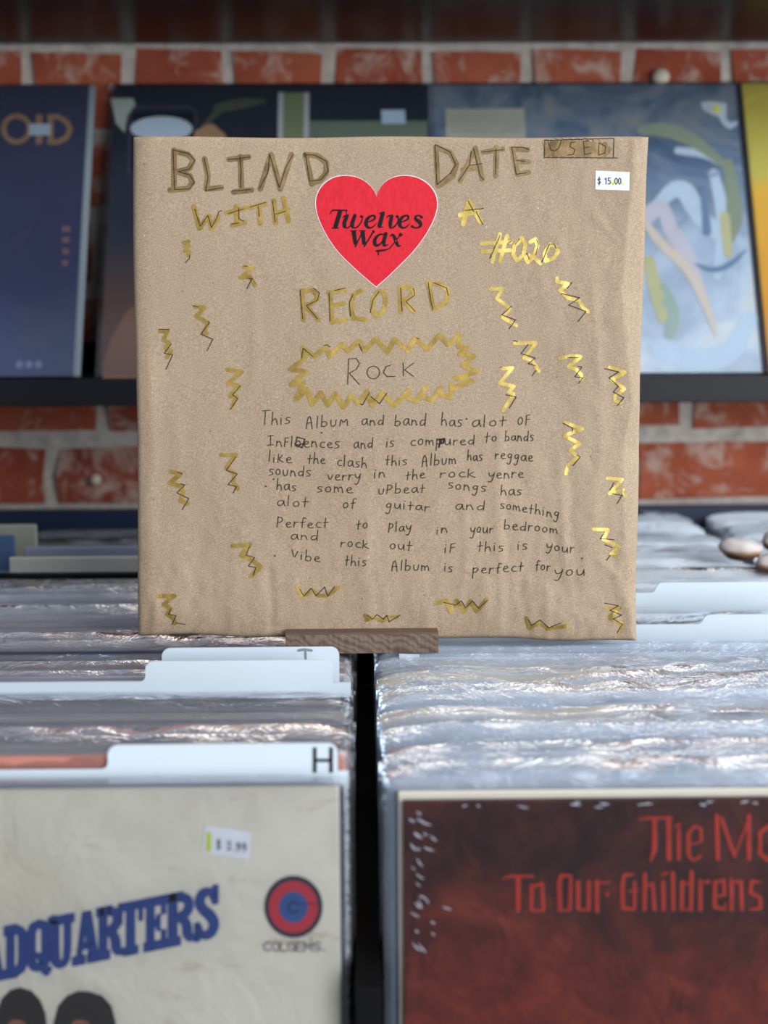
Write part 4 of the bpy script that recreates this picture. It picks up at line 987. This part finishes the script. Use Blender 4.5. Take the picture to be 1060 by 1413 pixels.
for fnc, g, pens, m, w in doodles:
    d = strokes('lightning_doodle', [fnc(g)], m, pk, w*1.08, GLIFT, 5, 0)
    ik = Ink(pfn, PLIFT)
    for q in pens: ik.stroke(fnc(q), 0.95)
    me = bpy.data.meshes.new('pen_line'); me.from_pydata([tuple(q) for q in ik.v], [], ik.f); me.update()
    child(link('pen_line', me, PEN), d)

# handwriting ------------------------------------------------------------------
HF = {  # x right, y up; x-height 1
 'a': (.85, [[(.8, .85), (.5, 1), (.1, .7), (.08, .25), (.35, 0), (.7, .3), (.8, .95)], [(.8, .95), (.82, .3), (1.0, .02)]]),
 'b': (.8, [[(.08, 1.9), (.05, .05)], [(.05, .7), (.45, .95), (.8, .6), (.6, .08), (.05, .1)]]),
 'c': (.7, [[(.75, .85), (.4, .95), (.08, .5), (.3, .05), (.8, .1)]]),
 'd': (.85, [[(.7, .8), (.35, .9), (.05, .45), (.3, .02), (.65, .2), (.82, .6)], [(.85, 1.8), (.8, .0)]]),
 'e': (.75, [[(.1, .45), (.7, .62), (.6, .95), (.25, .9), (.06, .4), (.35, 0), (.85, .12)]]),
 'f': (.6, [[(.75, 1.6), (.45, 1.85), (.3, 1.4), (.25, -.05)], [(.0, .9), (.65, 1.0)]]),
 'F': (.6, [[(.1, 1.35), (.05, -.1)], [(.1, 1.35), (.6, 1.4)], [(.1, .7), (.55, .75)]]),
 'g': (.8, [[(.7, .85), (.4, 1), (.08, .6), (.35, .2), (.72, .6), (.75, .9)], [(.75, .9), (.6, -.5), (.3, -.85), (.05, -.55)]]),
 'y': (.8, [[(.05, 1.0), (.15, .45), (.45, .3), (.75, .7)], [(.85, 1.05), (.65, -.2), (.35, -.8), (.02, -.6)]]),
 'h': (.8, [[(.1, 1.9), (.05, .0)], [(.05, .45), (.4, .95), (.65, .75), (.8, .0)]]),
 'i': (.3, [[(.1, .95), (.12, .0)], [(.12, 1.35), (.2, 1.38)]]),
 'k': (.8, [[(.1, 1.5), (.05, 0)], [(.65, .95), (.1, .5), (.9, .0)]]),
 'K': (.8, [[(.1, 1.3), (.05, 0)], [(.65, 1.2), (.1, .5), (.8, .1)]]),
 'l': (.25, [[(.1, 1.9), (.08, 0)]]),
 'm': (1.1, [[(.05, .95), (.08, 0)], [(.08, .6), (.35, .95), (.5, .5), (.55, .1)], [(.55, .6), (.85, .95), (1.0, .5), (1.1, .0)]]),
 'M': (1.1, [[(.1, .0), (.2, 1.2), (.55, .4), (.95, 1.25), (1.1, .0)]]),
 'n': (.8, [[(.1, .95), (.08, 0)], [(.08, .5), (.4, .95), (.65, .6), (.8, .0)]]),
 'o': (.75, [[(.45, .98), (.1, .75), (.08, .25), (.4, 0), (.72, .3), (.68, .8), (.45, .98)]]),
 'p': (.8, [[(.1, 1.1), (.05, -.8)], [(.1, .8), (.5, 1.1), (.8, .75), (.55, .3), (.1, .25)]]),
 'P': (.85, [[(.15, 1.8), (.05, -.05)], [(.1, 1.6), (.6, 1.7), (.8, 1.2), (.5, .8), (.12, .75)]]),
 'r': (.6, [[(.1, .95), (.08, 0)], [(.08, .5), (.35, .9), (.65, .85)]]),
 's': (.65, [[(.7, .95), (.2, 1.0), (.12, .65), (.6, .45), (.62, .1), (.1, 0)]]),
 't': (.65, [[(.35, 1.6), (.28, .0)], [(.0, .85), (.7, .95)]]),
 'u': (.85, [[(.08, .95), (.1, .25), (.4, .02), (.72, .35), (.78, .95)], [(.78, .95), (.85, .0)]]),
 'U': (.8, [[(.08, 1.0), (.12, .2), (.4, .0), (.7, .25), (.74, 1.0)]]),
 'v': (.75, [[(.05, 1.0), (.38, .0), (.78, 1.0)]]),
 'V': (.9, [[(.05, 1.4), (.4, .0), (.85, 1.3)]]),
 'O': (.85, [[(.45, 1.2), (.1, .9), (.08, .3), (.4, 0), (.75, .4), (.7, 1.0), (.45, 1.2)]]),
 'T': (1.0, [[(0, 2.15), (1.0, 2.2)], [(.45, 2.15), (.42, .0)]]),
 'A': (1.0, [[(.1, -.1), (.2, 1.5), (.55, 1.75), (.85, -.15)], [(.12, .7), (.8, .75)]]),
 'I': (.9, [[(.0, 1.6), (.8, 1.75)], [(.42, 1.7), (.45, .1)], [(.0, .0), (.85, .2)]]),
}
pens_w = [  # word, x0, x1, baseline at start, baseline at end, x-height
 [('This', 361, 400, 586, 585, 8.6), ('AlbUM', 422, 480, 590, 588, 9.2), ('and', 499, 529, 587, 586, 8.5), ('band', 545, 587, 588, 587, 9), ('has', 609, 637, 587, 589, 8.5), ('alot', 651, 698, 589, 588, 9), ('OF', 714, 731, 587, 586, 9)],
 [('InFlOences', 369, 468, 615, 619, 8.6), ('and', 488, 514, 619, 618, 8.2), ('is', 533, 543, 617, 617, 8), ('compured', 566, 654, 615, 614, 8.2), ('to', 669, 685, 610, 609, 7.8), ('bands', 697, 736, 608, 609, 7.8)],
 [('liKe', 371, 402, 637, 639, 8.2), ('the', 425, 448, 640, 640, 7.6), ('clash', 465, 506, 642, 646, 8.4), ('this', 532, 561, 642, 642, 7.6), ('AlbUm', 582, 629, 643, 640, 8.2), ('has', 645, 665, 635, 636, 7.6), ('reggae', 683, 735, 633, 637, 8)],
 [('soUnds', 371, 428, 655, 658, 8), ('verry', 452, 497, 663, 662, 8.4), ('in', 516, 531, 660, 658, 8), ('the', 560, 586, 663, 660, 7.6), ('rock', 607, 655, 659, 659, 8.4), ('yenre', 674, 722, 660, 660, 8.2)],
 [('has', 382, 408, 676, 678, 8.4), ('some', 437, 486, 679, 680, 8.4), ('UPbeat', 522, 586, 682, 679, 7.6), ('songs', 618, 670, 674, 679, 8), ('has', 691, 719, 682, 683, 7.6)],
 [('alot', 382, 425, 697, 700, 8), ('of', 473, 490, 702, 701, 7.8), ('guitar', 532, 592, 702, 705, 7.8), ('and', 628, 668, 703, 704, 8.2), ('something', 690, 771, 701, 715, 7.6)],
 [('Perfect', 382, 452, 727, 729, 7.8), ('to', 492, 507, 730, 729, 7.6), ('Play', 536, 567, 734, 733, 7.6), ('in', 602, 617, 737, 735, 7.6), ('your', 649, 680, 736, 735, 8), ('bedroom', 696, 769, 730, 736, 7.8)],
 [('and', 401, 438, 745, 746, 7.6), ('rock', 470, 508, 754, 756, 7.8), ('out', 538, 568, 758, 760, 7.6), ('iF', 613, 628, 763, 761, 8), ('this', 659, 694, 761, 760, 8), ('is', 714, 727, 758, 759, 7.6), ('your', 754, 792, 758, 763, 7.8)],
 [('Vibe', 402, 441, 771, 776, 8), ('this', 476, 505, 779, 781, 7.8), ('AlbUm', 540, 592, 787, 787, 8.2), ('is', 613, 624, 788, 789, 7.6), ('perfect', 652, 722, 792, 788, 8.4), ('for', 739, 759, 787, 787, 8), ('you', 765, 806, 795, 794, 9)]]
hr = random.Random(5)
for line in pens_w:
    for (w, x0, x1, b0, b1, xh) in line:
        ik = Ink(pfn, PLIFT)
        adv = [HF[c][0] + 0.35 for c in w]; tot = sum(adv) - 0.35; k = (x1 - x0)/tot; x = 0
        for c, a in zip(w, adv):
            jy = hr.uniform(-.7, .7); js = xh*hr.uniform(.9, 1.1)
            for st_ in HF[c][1]:
                pts = []
                for (px_, py_) in st_:
                    X = x0 + (x + px_)*k; B = b0 + (b1 - b0)*(X - x0)/(x1 - x0)
                    pts.append((X + py_*js*0.06, B + jy - py_*js))
                ik.stroke(pts, 1.0, True, 4, 1 if len(pts) > 2 else 0)
            x += a
        ik.build('handwritten_word', PEN, pk)
ik = Ink(pfn, PLIFT)
for (x, y) in ((644, 578), (379.5, 767), (803, 770), (367, 671), (444, 597), (378, 661)): ik.disc(x, y, 1.1)
ik.stroke([(407, 612), (417, 618), (421, 606), (410, 603), (408, 615), (419, 612)], 1.3); ik.stroke([(608, 606), (606, 617)], 2.0); ik.stroke([(607, 607), (613, 605), (612, 611), (607, 612)], 2.2)
ik.build('pen_dots', PEN, pk)['kind'] = 'stuff'

# heart sticker -----------------------------------------------------------------
AH = lambda p: cv(p, 430, 235, 5.889)
heart = [(530, 215), (545, 165), (580, 110), (640, 68), (715, 48), (790, 48), (862, 64), (930, 102), (985, 160), (1015, 230), (1018, 300), (1000, 372), (960, 460), (900, 560), (820, 662), (720, 762), (620, 860), (525, 942),
         (430, 862), (330, 772), (240, 685), (170, 597), (108, 495), (64, 400), (42, 320), (38, 240), (60, 170), (110, 105), (180, 62), (250, 47), (330, 50), (400, 70), (460, 110), (505, 160)]
def refine(p, n=2):
    for _ in range(n):
        q = []
        for i in range(len(p)):
            a, b = p[i], p[(i+1) % len(p)]
            sharpa = a in ((530, 215), (525, 942)); sharpb = b in ((530, 215), (525, 942))
            if sharpa: q.append(a)
            q.append((a[0]*.75 + b[0]*.25, a[1]*.75 + b[1]*.25)); q.append((a[0]*.25 + b[0]*.75, a[1]*.25 + b[1]*.75))
        p = q
    return p
hp = refine(heart)
cxh, cyh = 528, 450
def flat(u, v, li): return PL(u, v, p0, pn) + pn*li
def hpoly(k, lift, name, m):
    pts = AH([(cxh + (x-cxh)*k, cyh + (y-cyh)*k) for x, y in hp])
    v = [flat(x, y, lift) for x, y in pts]; c = len(v)
    bm = bmesh.new(); vs = [bm.verts.new(q) for q in v]; f = bm.faces.new(vs[::-1]); bmesh.ops.triangulate(bm, faces=[f]); bmesh.ops.recalc_face_normals(bm, faces=bm.faces[:])
    o = obj(name, bm, m); return child(o, pk)
hs = hpoly(1.008, 0.00026, 'heart_sticker', RED)
hbd = hpoly(1.022, 0.00022, 'sticker_white_edge', STICK)
tw = [([(150, 358), (165, 326), (195, 324), (288, 326)], [5, 12, 12, 12]), ([(284, 326), (282, 352)], 8), ([(234, 330), (192, 468)], 36), ([(168, 470), (218, 470)], 10),
 ([(256, 382), (275, 368), (300, 366)], [8, 12, 12]), ([(288, 370), (266, 430), (268, 455)], [28, 32, 30]), ([(270, 465), (300, 468), (330, 430)], [14, 10, 8]),
 ([(352, 368), (330, 430), (332, 455)], [28, 32, 28]), ([(335, 468), (370, 466), (402, 430), (414, 385)], [12, 12, 10, 10]), ([(404, 376), (410, 378)], 22),
 ([(528, 432), (495, 466), (460, 468), (440, 440), (450, 395), (490, 365), (518, 372), (512, 400), (455, 424)], [6, 12, 20, 32, 28, 14, 18, 16, 8]),
 ([(552, 352), (590, 340)], [10, 12]), ([(580, 350), (552, 450)], [32, 34]), ([(550, 462), (582, 462)], [16, 6]),
 ([(612, 382), (632, 368), (655, 368)], [8, 12, 12]), ([(652, 372), (640, 430), (640, 458)], [28, 30, 24]), ([(640, 470), (668, 466), (700, 425), (706, 385)], [12, 12, 10, 10]), ([(694, 376), (700, 378)], 22),
 ([(800, 432), (767, 466), (732, 468), (712, 440), (722, 395), (762, 365), (790, 372), (784, 400), (727, 424)], [6, 12, 20, 32, 28, 14, 18, 16, 8]),
 ([(896, 382), (872, 364), (845, 374), (842, 396), (880, 420), (890, 446), (868, 468), (835, 468), (818, 456)], [22, 10, 18, 26, 34, 26, 14, 12, 22]),
 ([(318, 492), (365, 491)], 9), ([(342, 495), (358, 605)], [36, 30]), ([(356, 620), (412, 505)], [12, 9]), ([(392, 491), (435, 491)], 9), ([(414, 495), (428, 605)], [36, 30]), ([(428, 620), (478, 540), (498, 505)], [12, 12, 14]), ([(502, 495), (506, 500)], 20),
 ([(592, 522), (555, 518), (518, 550), (510, 595), (528, 616), (565, 596), (590, 555)], [12, 14, 26, 32, 22, 10, 8]), ([(604, 514), (584, 590), (592, 616), (622, 604)], [28, 32, 20, 6]),
 ([(640, 536), (655, 520), (672, 535), (690, 590), (706, 618), (728, 612)], [8, 16, 26, 30, 20, 6]),
 ([(716, 532), (690, 565), (655, 612), (630, 640), (600, 646)], [9, 9, 9, 9, 10]), ([(600, 648), (532, 656)], [14, 20]), ([(543, 655), (543, 688)], 11), ([(716, 532), (733, 514)], 27)]
ik = Ink(flat, 0.00036)
for pts, w in tw:
    ww = [x/5.889 for x in w] if isinstance(w, list) else w/5.889
    cap = not (len(pts) == 2 and (isinstance(w, int) and w > 30))
    if pts[0] == (716, 532) and len(pts) == 2: cap = False
    if pts[0] in ((234, 330), (342, 495), (414, 495)): cap = False
    ik.stroke(AH(pts), ww, cap, 8, 1 if len(pts) > 3 else 0)
ik.build('black_sticker_lettering', BLACK, hs)
ik = Ink(flat, 0.00048); ik.disc(430 + 685/5.889, 235 + 574/5.889, 1.0); ik.build('red_dot', RED, hs)
# price sticker
ik = Ink(flat, 0.00028); ik.poly([(822, 235.5), (869, 237.5), (868.5, 263), (821.5, 261.5)][::-1]); pst = ik.build('price_sticker', STICK, pk)
ik = Ink(flat, 0.00034); ik.stroke([(843, 252), (853, 251)], 3.5); ik.disc(859, 254, 1.8); ik.build('yellow_highlight', YEL, pst)
ik = Ink(flat, 0.00044)
for ch, x in (('$', 824.8), ('1', 834), ('5', 838.8), ('.', 844.2), ('0', 848), ('0', 853)):
    for st_ in DIG[ch]: ik.stroke([(x + p[0]*4.4, 254.3 - p[1]*8.6) for p in st_], 1.25, smooth=0)
ik.build('price_text', INKB, pst)

# walnut block ------------------------------------------------------------------
by = 0.942
xa = P(394, 880, by).x; xb = P(605, 880, by).x
zt = P(500, 873.5, by).z; zb = T + 0.0003
zslot = PL(500, 883, p0, pn).z - 0.0006
st_ = empty('record_stand', ((xa + xb)/2, by, zb), 'small walnut block with a slot holding the paper package upright', 'stand')
def slotted():
    prof = [(by, zb), (by, zt - .001), (by + .001, zt), (by + 0.0128, zt), (by + 0.0128, zslot), (by + 0.0285, zslot), (by + 0.0285, zt), (by + 0.050, zt), (by + 0.050, zb)]
    v = [(xa, y, z) for y, z in prof] + [(xb, y, z) for y, z in prof]; n = len(prof)
    bm = bmesh.new(); vs = [bm.verts.new(q) for q in v]
    bm.faces.new(vs[:n]); bm.faces.new(vs[n:][::-1])
    for i in range(n): 
        f = bm.faces.new([vs[i], vs[(i+1) % n], vs[(i+1) % n + n], vs[i + n]])
        if 1 <= i <= 6: f.material_index = 1
    bmesh.ops.triangulate(bm, faces=[f for f in bm.faces if len(f.verts) > 4])
    bmesh.ops.recalc_face_normals(bm, faces=bm.faces[:])
    return bm
o = slotted(); child(obj('wood_block', o, [WOODM, WOODT]), st_)
print('objects', len(bpy.data.objects))
